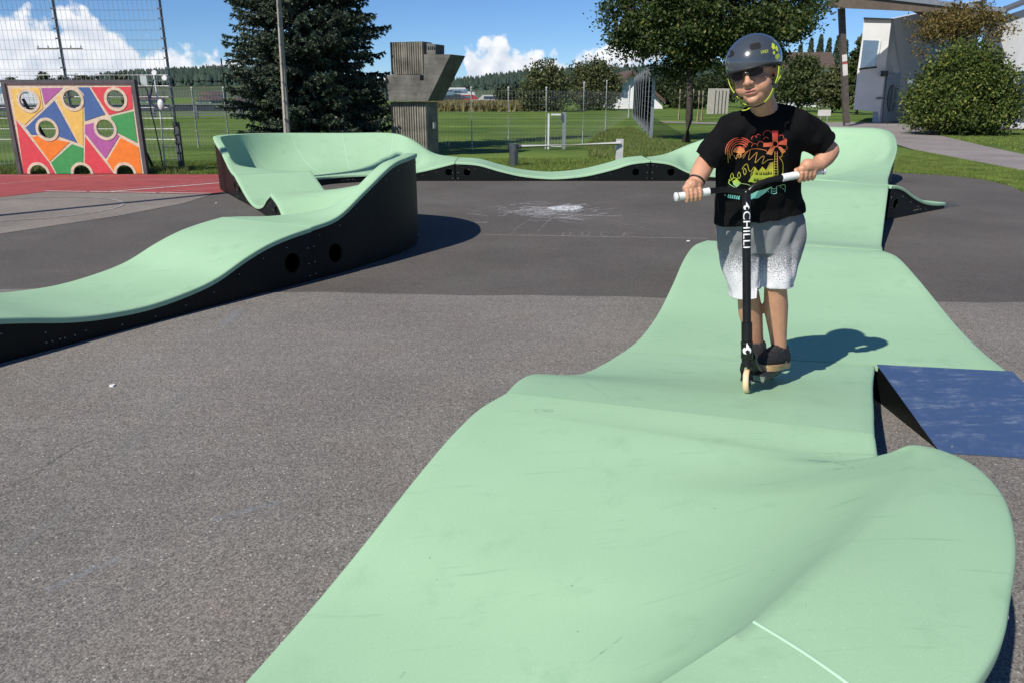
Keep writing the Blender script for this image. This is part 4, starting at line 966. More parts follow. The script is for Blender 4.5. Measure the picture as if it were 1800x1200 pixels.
# power poles
def power_pole(px_, ytop, yarm, x0_, x1_, Y, label):
    X = (px_ - 900) / 1420 * Y; zt3 = PY(px_, ytop, Y).z; za = PY(px_, yarm, Y).z; w0_ = PY(x0_, yarm, Y).x; w1_ = PY(x1_, yarm, Y).x
    X = PY(px_, yarm, Y).x
    v = thing('power_pole', label, 'power pole', (X, Y, 0), 'power poles')
    MB().tube([(X, Y, 0), (X, Y, zt3)], [.24, .14], 8).build('pole', M_TIMBER, v, smooth=True)
    MB().box(((w0_ + w1_) / 2, Y - .15, za), (w1_ - w0_, .14, .16)).build('cross_arm', M_TIMBER, v)
    for t in (.03, .25, .75, .97):
        MB().lathe((w0_ * (1 - t) + w1_ * t, Y - .15, za + .08), (0, 0, 1), [(0, .07), (.2, .09), (.35, .05)], 8).build('insulator', M_DARK, v)
    return X, za
pX, pz = power_pole(107, 64, 86, 66, 146, 120, 'dark wooden power pole seen through the ball fence')
qX, qz = power_pole(390, 103, 117, 362, 414, 150, 'dark wooden power pole between the ball fence and the spruce')
# planting stakes and pale boards right of the leafy tree
M_STAKE = simple('pale_stake_wood', (.40, .32, .21), .8, var=.2)
for i, (sx_, yt_, yb_, lab) in enumerate([(1193, 157, 210, 'wooden tree stake left of the leafy tree trunk'), (1216, 157, 212, 'wooden tree stake just right of the leafy tree trunk'), (1226, 160, 214, 'first slim wooden stake right of the leafy tree'), (1233, 160, 212, 'second slim wooden stake right of the leafy tree')]):
    b_ = P(sx_, yb_); t_ = PY(sx_, yt_, b_.y); s_ = thing('tree_stake', lab, 'stake', b_, 'tree stakes'); MB().tube([b_, (b_.x, b_.y, t_.z)], .07, 8).build('stake', M_STAKE, s_, smooth=True)
    MB().lathe((b_.x, b_.y, t_.z * .8), (0, 0, 1), [(0, .08), (.1, .08)], 8).build('tie', M_DARK, s_)
M_BOARD = simple('pale_boards', (.5, .46, .4), .8, var=.15)
bw = thing('board_shelter', 'pale vertical board shelter behind the stakes left of the rider', 'shelter', P(1256, 200))
bp_ = P(1256, 201)
for k in range(5):
    a = PY(1241 + k * 7.2, 201, bp_.y); z_ = PY(1245, 156 + 2 * (k % 2), bp_.y).z
    MB().box((a.x + .35, bp_.y + .2 * k, z_ / 2), (.62, .08, z_), .25).build('board', M_BOARD, bw)
M_SIGN = simple('pale_sign', (.55, .55, .53), .6)
sg = thing('small_sign', 'small pale low sign on the grass beside the gravel path', 'sign', P(1447, 216)); a = P(1447, 216)
MB().box((a.x, a.y, .55), (.75, .05, .35)).build('plate', M_SIGN, sg); MB().box((a.x - .2, a.y, .19), (.06, .06, .38)).build('leg', M_GALV, sg); MB().box((a.x + .2, a.y, .19), (.06, .06, .38)).build('leg', M_GALV, sg)
# ================================================================== vegetation
def leaves(pts, size, rg, flat=.0, aspect=.55, dirs=None):
    """diamond leaves: pts (n,3), size (n,)"""
    n = len(pts); a = rg.normal(size=(n, 3)) if dirs is None else dirs
    a /= np.linalg.norm(a, axis=1)[:, None] + 1e-9
    b = rg.normal(size=(n, 3)); b -= (b * a).sum(1)[:, None] * a; b /= np.linalg.norm(b, axis=1)[:, None] + 1e-9
    s = size[:, None]; w = s * aspect * .5
    V = np.stack([pts - a * s * .5, pts + b * w, pts + a * s * .5, pts - b * w], 1).reshape(-1, 3)
    return V, np.arange(4 * n).reshape(n, 4)
def merge(parts):
    V = []; Fc = []; o = 0
    for v, f in parts: V.append(v); Fc.append(f + o); o += len(v)
    return np.concatenate(V), np.concatenate(Fc)
M_BARK = simple('dark_bark', (.055, .045, .035), .9, var=.35, scale=12, bump=.6, bscale=25)
M_BARK_L = simple('grey_bark', (.2, .18, .15), .9, var=.3, scale=12, bump=.5, bscale=25)
M_OAK = leaf_mat('oak_leaves', (.02, .042, .011), (.066, .104, .024), (.17, .18, .05), .22, clump=.3, cscale=.9)
M_SPRUCE = leaf_mat('spruce_needles', (.03, .056, .04), (.105, .148, .096), (.2, .2, .13), .12)
M_BUSH = leaf_mat('bush_leaves', (.032, .058, .012), (.115, .155, .03), (.24, .25, .06), .2, clump=.3, cscale=.9)
M_BROWN = leaf_mat('browning_leaves', (.09, .075, .02), (.20, .15, .04), (.26, .16, .05), .25)
M_WILLOW = leaf_mat('olive_leaves', (.045, .062, .022), (.12, .135, .05), (.19, .18, .075), .2)
M_DGREEN = leaf_mat('dark_green_leaves', (.018, .032, .012), (.055, .075, .024), None, .15)
M_MGREEN = leaf_mat('mid_green_leaves', (.035, .055, .018), (.095, .12, .038), (.15, .15, .05), .2)
def tree(name, label, base, trunk_h, trunk_r, lobes, n_clump, n_leaf, lsize, mat, bark, rg, clump_r=.45, shell=.45, group=None, cat='tree', droop=0, drop=None):
    """lobes: (centre, radii); leaves gather in clumps spread through the lobes, biased to the outside"""
    base = Vector(base); t = thing(name, label, cat, base, group)
    vol = np.array([l[1][0] * l[1][1] * l[1][2] for l in lobes]); pick = rg.choice(len(lobes), n_clump, p=vol / vol.sum())
    C = np.array([l[0] for l in lobes])[pick]; Rr = np.array([l[1] for l in lobes])[pick]
    d = rg.normal(size=(n_clump, 3)); d /= np.linalg.norm(d, axis=1)[:, None]
    C = C + d * Rr * (shell + (1 - shell) * rg.random((n_clump, 1))) * .95
    C[:, 2] = np.maximum(C[:, 2], base.z + .1)
    cr = clump_r * rg.uniform(.6, 1.35, n_clump); per = rg.poisson(n_leaf, n_clump) + 3
    idx = np.repeat(np.arange(n_clump), per); g = rg.normal(size=(len(idx), 3)) * np.array([1, 1, .62])
    pts = C[idx] + g * (cr[idx] * .55)[:, None]
    if droop: pts[:, 2] -= rg.random(len(idx)) ** 2 * droop * cr[idx]
    pts[:, 2] = np.maximum(pts[:, 2], base.z + .02)
    V, Fc = leaves(pts, lsize * rg.uniform(.6, 1.3, len(pts)), rg)
    mesh_obj('crown', V, Fc, mat, t)
    m_ = MB(); top_ = base + Vector((0, 0, trunk_h)); k = 7
    path_ = [base + (top_ - base) * (i / k) + Vector((math.sin(i * 1.3) * trunk_r * .35, math.cos(i * 1.7) * trunk_r * .35, 0)) * (i > 0) for i in range(k + 1)]
    m_.tube(path_, [trunk_r * (1.25 if i == 0 else 1 - .55 * i / k) for i in range(k + 1)], 10)
    sel = rg.choice(n_clump, min(n_clump, 46), replace=False)
    for i in sel:
        c = Vector(C[i]); f = rg.uniform(.35, .98); s_ = base + (top_ - base) * f
        if c.z < s_.z - .4: s_ = base + (top_ - base) * max(.25, (c.z - base.z) / trunk_h * .8)
        mid = s_.lerp(c, .5) + Vector((0, 0, .12 * (c - s_).length))
        m_.tube([s_, s_.lerp(mid, .6), mid, mid.lerp(c, .55), c], [trunk_r * q for q in (.34, .26, .2, .13, .06)], 5, False)
    m_.build('trunk', bark, t, smooth='all', fix=False)
    return t
# leafy tree behind the rider
rg = np.random.default_rng(3)
bO = P(1206, 250); YO = bO.y
lob = []
for (x, y, rx, rz, ry) in [(1240, 40, 120, 62, 2.2), (1130, 60, 62, 48, 1.5), (1105, 20, 55, 40, 1.5), (1340, 55, 80, 50, 1.8), (1390, 20, 60, 50, 1.6), (1200, 105, 70, 34, 1.5), (1290, 100, 70, 30, 1.5), (1220, -60, 150, 80, 2.6), (1330, -90, 120, 90, 2.2), (1150, 95, 36, 26, 1), (1370, 95, 40, 24, 1), (1410, 55, 32, 24, .9)]:
    c = PY(x, y, YO + rng.uniform(-.6, .8)); s_ = YO / 1420; lob.append(((c.x, c.y, c.z), (rx * s_, ry, rz * s_)))
tree('leafy_tree', 'dark leafy broad tree behind the rider', bO, 5.2, .135, lob, 820, 150, .122, M_OAK, M_BARK, rg, .42, .35)
# spruce
def spruce(label, base, H, r0, rg, taper=.8):
    base = Vector(base); t = thing('spruce_tree', label, 'tree', base)
    m_ = MB(); m_.tube([base, base + Vector((0, 0, H))], [.22, .03], 10); parts = []
    z = .12
    while z < H - .3:
        rad_ = r0 * (1 - (z / H) ** 1.25 * taper) * (1 if z > .5 else .82)
        nb = 17 if z < 6 else 8
        for k in range(nb):
            az = rg.uniform(0, 2 * math.pi); L_ = rad_ * rg.uniform(.7, 1.14); d = np.array([math.cos(az), math.sin(az), 0]); side = np.array([-d[1], d[0], 0])
            up = rg.uniform(.05, .3); zz = z + rg.uniform(-.12, .12)
            f = lambda s_: np.array(base) + d * L_ * s_ + np.array([0, 0, zz + L_ * (up * s_ - .42 * s_ ** 2 + .30 * s_ ** 3.2)])
            m_.tube([f(s_) for s_ in (0, .3, .6, .85, 1)], [.03, .022, .015, .009, .004], 4, False)
            ntw = int(L_ * 17 * (1 if z < 6 else .6))
            for q in range(ntw):
                s_ = .22 + .78 * (q + rg.random()) / ntw; o = f(s_); sg_ = 1 if q % 2 else -1
                tl_ = (.12 + .36 * (1 - s_)) * rg.uniform(.6, 1.2)
                td = side * sg_ * rg.uniform(.5, 1) + d * rg.uniform(.35, .8) + np.array([0, 0, rg.uniform(-.55, .15)]); td /= np.linalg.norm(td)
                nn = int(10 + tl_ * 60); u = rg.random(nn); pts = o + td * (u * tl_)[:, None]; pts[:, 2] -= u ** 2 * .10 * tl_ / .3
                dr = td + rg.normal(size=(nn, 3)) * .55
                dr /= np.linalg.norm(dr, axis=1)[:, None]; parts.append((pts + dr * .03, dr))
            nn = 14; s2 = rg.random(nn) * .12 + .9; pts = np.array([f(min(x_, 1.02)) for x_ in s2]); dr = d + rg.normal(size=(nn, 3)) * .5; dr[:, 2] += .3; dr /= np.linalg.norm(dr, axis=1)[:, None]; parts.append((pts, dr))
        z += rg.uniform(.17, .24) if z < 6 else .4
    A = np.concatenate([p[0] for p in parts]); D = np.concatenate([p[1] for p in parts])
    A[:, 2] = np.maximum(A[:, 2], .01)
    V, Fc = leaves(A, .105 * rg.uniform(.7, 1.25, len(A)), rg, aspect=.36, dirs=D)
    mesh_obj('crown', V, Fc, M_SPRUCE, t); m_.build('trunk', M_BARK, t, fix=False)
    return len(A)
ns = spruce('big dark green spruce standing left of the concrete sculpture', (PY(552, 262, 22.4).x, 22.4, 0), 12.5, 2.35, np.random.default_rng(11))
# round bush in front of the school
def px_lobes(L_, Y):
    out = []
    for x, y, rx, rz, ry in L_:
        c = PY(x, y, Y); s_ = Y / 1420 * 1.02; out.append(((c.x, c.y, c.z), (rx * s_, ry, rz * s_)))
    return out
rg = np.random.default_rng(5)
tree('round_bush', 'big rounded green bush in front of the school', (PY(1690, 236, 33).x, 33, 0), 2.2, .12, px_lobes([(1690, 175, 84, 62, 2.0), (1700, 120, 58, 45, 1.6), (1640, 185, 42, 48, 1.4), (1745, 170, 42, 62, 1.4), (1690, 205, 88, 30, 2.0), (1650, 140, 30, 28, 1.1)], 33), 640, 88, .13, M_BUSH, M_BARK_L, rg, .46, .6, cat='bush')
tree('small_tree', 'small thin tree with browning leaves rising behind the round bush', (PY(1668, 236, 35.5).x, 35.5, 0), 4.6, .09, px_lobes([(1655, 42, 48, 26, 1.4), (1700, 30, 48, 32, 1.4), (1635, 65, 30, 18, .9), (1620, 100, 16, 12, .6), (1755, 55, 24, 30, .9), (1690, 60, 50, 22, 1.2)], 35.5), 210, 30, .12, M_BROWN, M_BARK_L, rg, .34, .3)
# background trees
def bg(label, cx, ytop, hw, Y, mat, name='background_tree', n=200, ls=.3, yb=188, droop=0, nl=46):
    s_ = Y / 1420 * 1.02; c = PY(cx, yb, Y); base = (c.x, Y, 0); zt = PY(cx, ytop, Y).z; h = zt; r_ = hw * s_
    lobes = [((c.x, Y, h * .55), (r_, r_ * .9, h * .42)), ((c.x - r_ * .3, Y, h * .4), (r_ * .75, r_ * .8, h * .36)), ((c.x + r_ * .35, Y, h * .42), (r_ * .7, r_ * .8, h * .38)), ((c.x + r_ * .1, Y, h * .75), (r_ * .6, r_ * .6, h * .24))]
    return tree(name, label, base, h * .8, r_ * .06 + .06, lobes, n, nl, ls, mat, M_BARK, np.random.default_rng(int(cx) + int(Y)), r_ * .2, .5, 'background trees', droop=droop)
bg('olive drooping tree left of the dark rounded trees behind the field fence', 958, 98, 44, 78, M_WILLOW, ls=.26, droop=2.2, n=260)
bg('dense olive tree right of the drooping tree behind the field fence', 1042, 96, 48, 84, M_WILLOW, ls=.28, droop=2.0, n=280)
bg('low dark tree filling the gap behind the field fence', 905, 150, 34, 96, M_DGREEN, ls=.32, n=120)
bg('dark tree behind the gabled house', 1178, 130, 48, 100, M_DGREEN, ls=.32)
bg('dark tree behind the leafy tree trunk', 1250, 128, 50, 104, M_DGREEN, ls=.32)
bg('low mid green tree right behind the leafy tree trunk', 1212, 158, 34, 92, M_DGREEN, ls=.3, n=120)
bg('mid green tree hidden behind the rider head', 1330, 108, 48, 96, M_MGREEN, ls=.32)
bg('mid green rounded tree right of the rider helmet', 1402, 92, 46, 78, M_MGREEN, ls=.27, n=300)
bg('olive green tree between the rounded tree and the roof post', 1462, 112, 36, 72, M_WILLOW, ls=.25, n=240)
bg('tall slim green tree between the roof post and the school tower', 1507, 42, 24, 66, M_MGREEN, ls=.24, n=300)
for i, (cx, yt, lab) in enumerate([(20, 133, 'small dark tree far left on the hill'), (82, 125, 'round dark hill tree left of the nearer power pole'), (112, 134, 'small dark tree beside the power pole on the hill'), (145, 127, 'dark hill tree beside the fence post'), (165, 131, 'low dark hill tree right of the fence post'), (213, 124, 'upright dark tree at the edge of the hill wood')]):
    Y = 330; c = PY(cx, 156, Y); zt = PY(cx, yt, Y).z; h = zt; r_ = h * .34
    tree('hill_tree', lab, (c.x, Y, -.1), h * .7, .3, [((c.x, Y, h * .6), (r_, r_, h * .38))], 60, 30, .9, M_DGREEN, M_BARK, np.random.default_rng(cx), 1.2, .4, 'trees on the left hill')
def conifer(cx, ytop, Y, label):
    c = PY(cx, 170, Y); h = PY(cx, ytop, Y).z; rg_ = np.random.default_rng(cx); t = thing('skyline_conifer', label, 'tree', (c.x, Y, 0), 'skyline conifers')
    n = 2600; u = rg_.random(n) ** .8; z = h * (.1 + .9 * u); rr = (1 - u) * h * .17 * (.55 + .45 * rg_.random(n)) + .1; a = rg_.uniform(0, 2 * math.pi, n)
    pts = np.stack([c.x + rr * np.cos(a), Y + rr * np.sin(a), z - rr * .35], 1); V, Fc = leaves(pts, .7 * rg_.uniform(.5, 1.2, n), rg_, aspect=.45)
    mesh_obj('crown', V, Fc, M_SPRUCE, t); MB().tube([(c.x, Y, 0), (c.x, Y, h)], [.3, .03], 6).build('trunk', M_BARK, t)
for cx, yt, lab in [(1398, 80, 'leftmost skyline conifer right of the rider'), (1416, 68, 'second skyline conifer right of the rider'), (1432, 62, 'tallest skyline conifer left of the roof post'), (1447, 68, 'fourth skyline conifer beside the tallest one'), (1462, 63, 'skyline conifer just left of the roof post'), (1476, 72, 'skyline conifer hidden by the roof post')]:
    conifer(cx, yt, 150, lab)
# crop strip, rough grass, lawn blades
def blades(name, region, n, hmin, hmax, w, mat, label, z=-.02):
    """upright blades in a polygon region (list of quads as 4 corners)"""
    rg_ = np.random.default_rng(n); P_ = []
    areas = []
    for q in region:
        q = np.array(q); areas.append(abs(np.cross(q[2] - q[0], q[3] - q[1])) / 2)
    areas = np.array(areas)
    for q, a in zip(region, areas):
        q = np.array(q, float); m = int(n * a / areas.sum()); u = rg_.random((m, 1)); v = rg_.random((m, 1))
        P_.append((q[0] * (1 - u) + q[1] * u) * (1 - v) + (q[3] * (1 - u) + q[2] * u) * v)
    p = np.concatenate(P_); m = len(p); a = rg_.uniform(0, math.pi, m); h = rg_.uniform(hmin, hmax, m); ww = w * rg_.uniform(.6, 1.3, m)
    lean = rg_.normal(size=(m, 2)) * .35 * h[:, None]
    b0 = np.column_stack([p[:, 0] - np.cos(a) * ww, p[:, 1] - np.sin(a) * ww, np.full(m, z)]); b1 = np.column_stack([p[:, 0] + np.cos(a) * ww, p[:, 1] + np.sin(a) * ww, np.full(m, z)])
    t_ = np.column_stack([p[:, 0] + lean[:, 0], p[:, 1] + lean[:, 1], z + h])
    V = np.stack([b0, b1, t_], 1).reshape(-1, 3)
    o = mesh_obj(name, V, np.arange(3 * m).reshape(m, 3), mat); return tag(o, label, 'grass', kind='stuff')
M_BLADE = leaf_mat('lawn_blades', (.10, .17, .03), (.23, .32, .07), (.34, .33, .13), .3, clump=.38, cscale=1.6)
M_ROUGH = leaf_mat('rough_grass', (.08, .125, .025), (.2, .26, .07), (.34, .3, .14), .3, clump=.3, cscale=1.2)
M_CROP = leaf_mat('dry_crop', (.13, .12, .04), (.26, .22, .09), (.3, .25, .12), .2)
blades('lawn_grass', [[(8.95, 16.4), (9.35, 15.2), (11.0, 15.6), (11.2, 17.2)], [(7.9, 17.15), (8.95, 16.4), (11.2, 17.2), (12.1, 23.8)], [(8.8, 13.2), (8.6, 12), (10.4, 12.2), (11.0, 15.6)], [(9.35, 15.2), (8.8, 13.2), (10.2, 12.6), (11, 15.6)]], 130000, .025, .06, .006, M_BLADE, 'short mown grass between the asphalt and the footpath on the right')
blades('lawn_grass', [[(-12, 16.5), (-5.3, 16.5), (-5.5, 19.5), (-12, 19.5)], [(-2.6, 17.0), (7.2, 17.5), (7.2, 20.5), (-2.6, 20.5)]], 110000, .03, .075, .007, M_BLADE, 'short mown grass strip behind the pump track')
blades('lawn_grass', [[(14.3, 21.5), (15.6, 19), (24, 30), (19.0, 33.5)], [(15.4, 26), (17.6, 33), (20, 36), (22, 33)]], 60000, .03, .08, .011, M_BLADE, 'short mown grass between the footpath and the round bush')
blades('rough_grass', [[(2.0, 20.5), (6.4, 20.5), (5.4, 29.5), (2.5, 26.2)], [(2.5, 26.2), (5.3, 29), (6.0, 40), (4.0, 36)]], 26000, .05, .16, .008, M_ROUGH, 'tall rough weedy grass along the edge-on fence panel')
blades('rough_grass', [[(-12, 16.55), (-7, 16.55), (-7, 17.4), (-12, 17.4)]], 9000, .06, .16, .008, M_ROUGH, 'dry grass tufts at the foot of the goal wall')
o = blades('crop_strip', [[(-9, 78), (4, 78), (6, 100), (-12, 100)]], 16000, .5, 1.1, .14, M_CROP, 'yellowish crop strip beyond the sports field'); o['category'] = 'crop'
# ================================================================== scooter and rider
def cast(x, y, bvh):
    d = ray(x, y).normalized(); h = bvh.ray_cast(Vector((0, 0, CAM_H)), d); return h[0], h[1]
M_BLACK = simple('black_anodised_metal', (.014, .014, .015), .3, .4, var=.2, scale=30)
M_BLACK_M = simple('matt_black_plastic', (.012, .012, .013), .55)
M_GRIP = simple('white_rubber_grip', (.72, .72, .72), .5, var=.06, scale=40, bump=.2, bscale=300)
M_WHEEL = simple('cream_wheel', (.74, .56, .34), .35, var=.08)
M_DECAL = simple('white_decal', (.82, .82, .82), .45, var=.03)
M_CHROME = simple('axle_steel', (.6, .6, .6), .25, 1)
fw, _ = cast(1310, 690, B_RIDE)
FY = fw.y
# rear contact: follow the surface back along the heading
head = Vector((-.53, -.85, 0)).normalized()
def surf_z(x, y):
    for b in (B_RIDE, B_JUN):
        h = b.ray_cast(Vector((x, y, 3)), Vector((0, 0, -1)))
        if h[0] is not None: return h[0].z
    return 0.0
rwp = fw - head * .50; rwp.z = surf_z(rwp.x, rwp.y)
scoot = thing('kick_scooter', 'black stunt scooter with white grips and cream wheels ridden by the boy', 'scooter', fw)
sd = (fw - rwp).normalized(); sr = sd.cross(Vector((0, 0, 1))).normalized(); su = sr.cross(sd).normalized()    # forward, rider's right, up
RW = .055
fc = fw + su * RW; rc = rwp + su * RW
def wheel(c, ax):
    prof_ = [(-.012, .028), (-.012, .040), (-.012, .049), (-.008, .0535), (0, .055), (.008, .0535), (.012, .049), (.012, .040), (.012, .028)]
    w = MB().lathe(c, ax, prof_, 36).build('wheel', M_WHEEL, scoot, smooth=True)
    for s_ in (-1, 1):
        MB().lathe(c, ax, [(s_ * .009, .012), (s_ * .0135, .012), (s_ * .0135, .041), (s_ * .009, .041)], 32).build('hub', M_BLACK_M, w, smooth=True)
    MB().lathe(c, ax, [(-.026, .006), (-.026, .0085), (.026, .0085), (.026, .006)], 12).build('axle', M_CHROME, w)
st_top = PY(1312, 337, FY + .12); st_bot = fc + (st_top - fc).normalized() * .07
steer = (st_top - fc).normalized()
wf = Vector((head.x * .93 + .12, head.y, 0)).normalized(); wax = steer.cross(wf).normalized()      # front wheel is turned slightly
wheel(fc, wax); wheel(rc, sr)
# fork
m_ = MB()
for s_ in (-1, 1):
    m_.tube([fc + wax * s_ * .022, fc + wax * s_ * .022 + steer * .05, fc + wax * s_ * .017 + steer * .075, fc + steer * .085], [.009, .010, .011, .012], 8)
m_.build('fork', M_BLACK, scoot, smooth=True, kind=None)
MB().lathe(fc + steer * .065, steer, [(0, .016), (.006, .0225), (.03, .0235), (.035, .0235)], 24).build('fork_crown', M_BLACK, scoot, smooth=True)
hb = PY(1309, 640, FY + .03); t_ht0 = .10; L_st = (st_top - fc).length
def along(y): # distance along the steering axis seen at photo row y
    lo, hi = 0, L_st + .1
    for _ in range(40):
        md = (lo + hi) / 2; p = fc + steer * md; yc = p.y * math.cos(PITCH) - (p.z - CAM_H) * math.sin(PITCH); zc = p.y * math.sin(PITCH) + (p.z - CAM_H) * math.cos(PITCH)
        yy = 600 - F * zc / yc
        if yy > y: lo = md
        else: hi = md
    return lo
s_clampb, s_clampt = along(600), along(566)
ht = MB().lathe(fc, steer, [(.10, .0225), (.105, .0265), (s_clampb - .03, .0255), (s_clampb - .012, .026), (s_clampb - .011, .0235)], 28).build('head_tube', M_BLACK, scoot, smooth=True)
MB().lathe(fc, steer, [(s_clampb - .010, .023), (s_clampb - .008, .0265), (s_clampb - .001, .0265), (s_clampb + .001, .023)], 28).build('headset_ring', M_BLACK_M, scoot, smooth=True)
MB().lathe(fc, steer, [(s_clampb + .002, .0205), (s_clampb + .004, .0235), (s_clampt - .004, .0235), (s_clampt, .0200)], 28).build('clamp_collar', M_BLACK, scoot, smooth=True)
stem_r = .0182
MB().lathe(fc, steer, [(s_clampt + .0005, stem_r), (L_st - .01, stem_r)], 28).build('steering_tube', M_BLACK, scoot, smooth=True)
# handlebar: two swept arms meeting at the top of the tube
YB = st_top.y
bl_end, br_end = PY(1186, 347, YB - .055), PY(1450, 299, YB + .03)
bl_g, br_g = PY(1247, 337, YB - .035), PY(1375, 313, YB + .012)
arm_l = [st_top - steer * .012, PY(1296, 336, YB - .004), PY(1276, 333.5, YB - .012), PY(1262, 334.5, YB - .02), bl_g, bl_g.lerp(bl_end, .93)]
arm_r = [st_top - steer * .012, PY(1324, 329, YB + .002), PY(1345, 319.5, YB + .006), PY(1362, 315, YB + .01), br_g, br_g.lerp(br_end, .93)]
for a in (arm_l, arm_r): MB().tube(catmull([tuple(p) for p in a], 26), .0125, 14).build('handlebar_arm', M_BLACK, scoot, smooth=True)
MB().ellipsoid(st_top - steer * .008, (.019, .019, .02)).build('handlebar_weld', M_BLACK, scoot, smooth=True)
def grip(a, b):
    d = (b - a); Lg = d.length; prof_ = [(0, .0145), (.001, .0165)]
    n = 16
    for k in range(n): prof_ += [(.006 + (Lg - .03) * k / n, .0168), (.006 + (Lg - .03) * (k + .5) / n, .0160)]
    prof_ += [(Lg - .022, .0168), (Lg - .012, .0172), (Lg - .011, .019), (Lg - .003, .019), (Lg, .015)]
    g = MB().lathe(a, d, prof_, 24).build('grip', M_GRIP, scoot, smooth=True)
    MB().lathe(a + d.normalized() * (Lg - .015), d, [(0, .0172), (.0005, .0177), (.003, .0177), (.0035, .0172)], 24).build('grip_end_ring', M_BLACK_M, g)
grip(bl_g, bl_end); grip(br_g, br_end)
# deck
deck_f = fc + steer * .105 - sd * .03 ; 
d0 = fc - sd * .105 - su * .002; d1 = rc + sd * .075 - su * .002
m_ = MB(); hw_ = .056; sect = [(-hw_, .0), (-hw_, .018), (-hw_ + .006, .026), (hw_ - .006, .026), (hw_, .018), (hw_, 0), (hw_ - .012, -.014), (-hw_ + .012, -.014)]
pts = []
for p in (d0, d0.lerp(d1, .5), d1):
    pts += [p + sr * a + su * b for a, b in sect]
m_.add(pts, [(i * 8 + k, i * 8 + (k + 1) % 8, (i + 1) * 8 + (k + 1) % 8, (i + 1) * 8 + k) for i in range(2) for k in range(8)] + [tuple(range(8)), tuple(reversed(range(16, 24)))])
deck = m_.build('deck', M_BLACK_M, scoot, smooth=True)
m_ = MB(); m_.add([d0 - sd * .01 + sr * a + su * .0275 for a in (-.05, .05)] + [d1 + sd * .01 + sr * a + su * .0275 for a in (.05, -.05)], [(0, 1, 2, 3)]); m_.build('grip_tape', simple('grip_tape', (.02, .02, .02), .95, bump=.5, bscale=400), deck)
m_ = MB(); m_.add([d0 + sd * .002 + sr * a + su * b for a, b in ((-.05, -.008), (.05, -.008), (.052, .016), (-.052, .016))], [(0, 1, 2, 3)]); m_.build('deck_front_plate', simple('grey_green_plate', (.16, .22, .18), .4, .3), deck)
neck = MB(); na = fc + steer * .15; nb = d0 - sd * .02 + su * .018
neck.tube([na - sd * .012, na.lerp(nb, .35) - sd * .012, na.lerp(nb, .75) - sd * .01, nb - sd * .05], [.022, .024, .028, .03], 12); neck.build('neck', M_BLACK, scoot, smooth=True)
for s_ in (-1, 1):
    m_ = MB(); m_.box((rc + d1) / 2 + sr * s_ * .024 + su * .002, (.011, (rc - d1).length + .04, .03), M=Matrix((sr, sd, su)).transposed()); m_.build('dropout', M_BLACK, scoot)
pts = []; m_ = MB()
for k in range(9):
    a = R(35 + k * 14); r_ = .063
    for q in (-.021, .021): pts.append(rc - sd * math.cos(a) * -1 * r_ * -1 + su * math.sin(a) * r_ + sr * q)
m_.add(pts, [(2 * k, 2 * k + 1, 2 * k + 3, 2 * k + 2) for k in range(8)]); m_.build('rear_brake', M_BLACK_M, scoot, smooth='all')

# decals: lettering and flame wrapped round the tubes
def text_polys(txt):
    cu = bpy.data.curves.new('t', 'FONT'); cu.body = txt; cu.size = 1; cu.resolution_u = 3; cu.align_x = 'CENTER'; cu.align_y = 'CENTER'
    ob = bpy.data.objects.new('t', cu); col.objects.link(ob); bpy.context.view_layer.update()
    me = bpy.data.meshes.new_from_object(ob.evaluated_get(bpy.context.evaluated_depsgraph_get()))
    bt = bmesh.new(); bt.from_mesh(me); bmesh.ops.triangulate(bt, faces=bt.faces); bmesh.ops.subdivide_edges(bt, edges=bt.edges[:], cuts=3, use_grid_fill=True); bt.to_mesh(me); bt.free()
    V = [tuple(v.co) for v in me.vertices]; Fc = [tuple(p.vertices) for p in me.polygons]; bpy.data.objects.remove(ob); bpy.data.curves.remove(cu); bpy.data.meshes.remove(me)
    return V, Fc
viewd = (Vector((0, 0, CAM_H)) - (fc + steer * .4)).normalized(); vf = (viewd - steer * viewd.dot(steer)).normalized(); vr = steer.cross(vf) * -1
vr = vf.cross(steer) * -1
def wrap(u, v, r_):
    """u across (metres, + to image right), v along the steering axis"""
    a = u / r_; return fc + steer * v + (vf * math.cos(a) + vr * math.sin(a)) * (r_ + .0006)
if PY(1320, 500, 3).x > 0 and vr.x < 0: vr = -vr
V, Fc = text_polys('CHILLI'); s0, s1 = along(436), along(372); wdt = max(v[0] for v in V) - min(v[0] for v in V); k_ = (s1 - s0) / wdt
m_ = MB(); m_.add([wrap(v[1] * k_ * .82, (s0 + s1) / 2 - v[0] * k_, stem_r) for v in V], Fc); m_.build('stem_lettering', M_DECAL, scoot, fix=False)
flame = [(0, -.5), (-.25, -.46), (-.36, -.3), (-.36, -.12), (-.28, .0), (-.14, .08), (-.16, .02), (-.13, -.06), (-.04, .12), (-.05, .28), (.02, .5), (.05, .36), (.16, .2), (.2, .08), (.3, .0), (.38, -.16), (.36, -.34), (.22, -.47), (.26, -.36), (.22, -.22), (.1, -.16), (.06, -.05), (.0, -.16), (-.1, -.2), (-.12, -.32), (-.08, -.44)]
def flame_mesh(c_v, h, r_, name):
    bt = bmesh.new(); vs_ = [bt.verts.new((a, b, 0)) for a, b in flame]
    for t in tessellate_polygon([[Vector((a, b, 0)) for a, b in flame]]): bt.faces.new([vs_[i] for i in t])
    bmesh.ops.subdivide_edges(bt, edges=bt.edges[:], cuts=3, use_grid_fill=True); bt.verts.index_update()
    m_ = MB(); m_.add([wrap(v.co.x * h, c_v + v.co.y * h, r_) for v in bt.verts], [tuple(v.index for v in f.verts) for f in bt.faces]); bt.free(); m_.build(name, M_DECAL, scoot, fix=False)
flame_mesh(along(610), .052, .026, 'fork_flame_emblem'); flame_mesh(along(362), .034, stem_r, 'stem_flame_emblem')

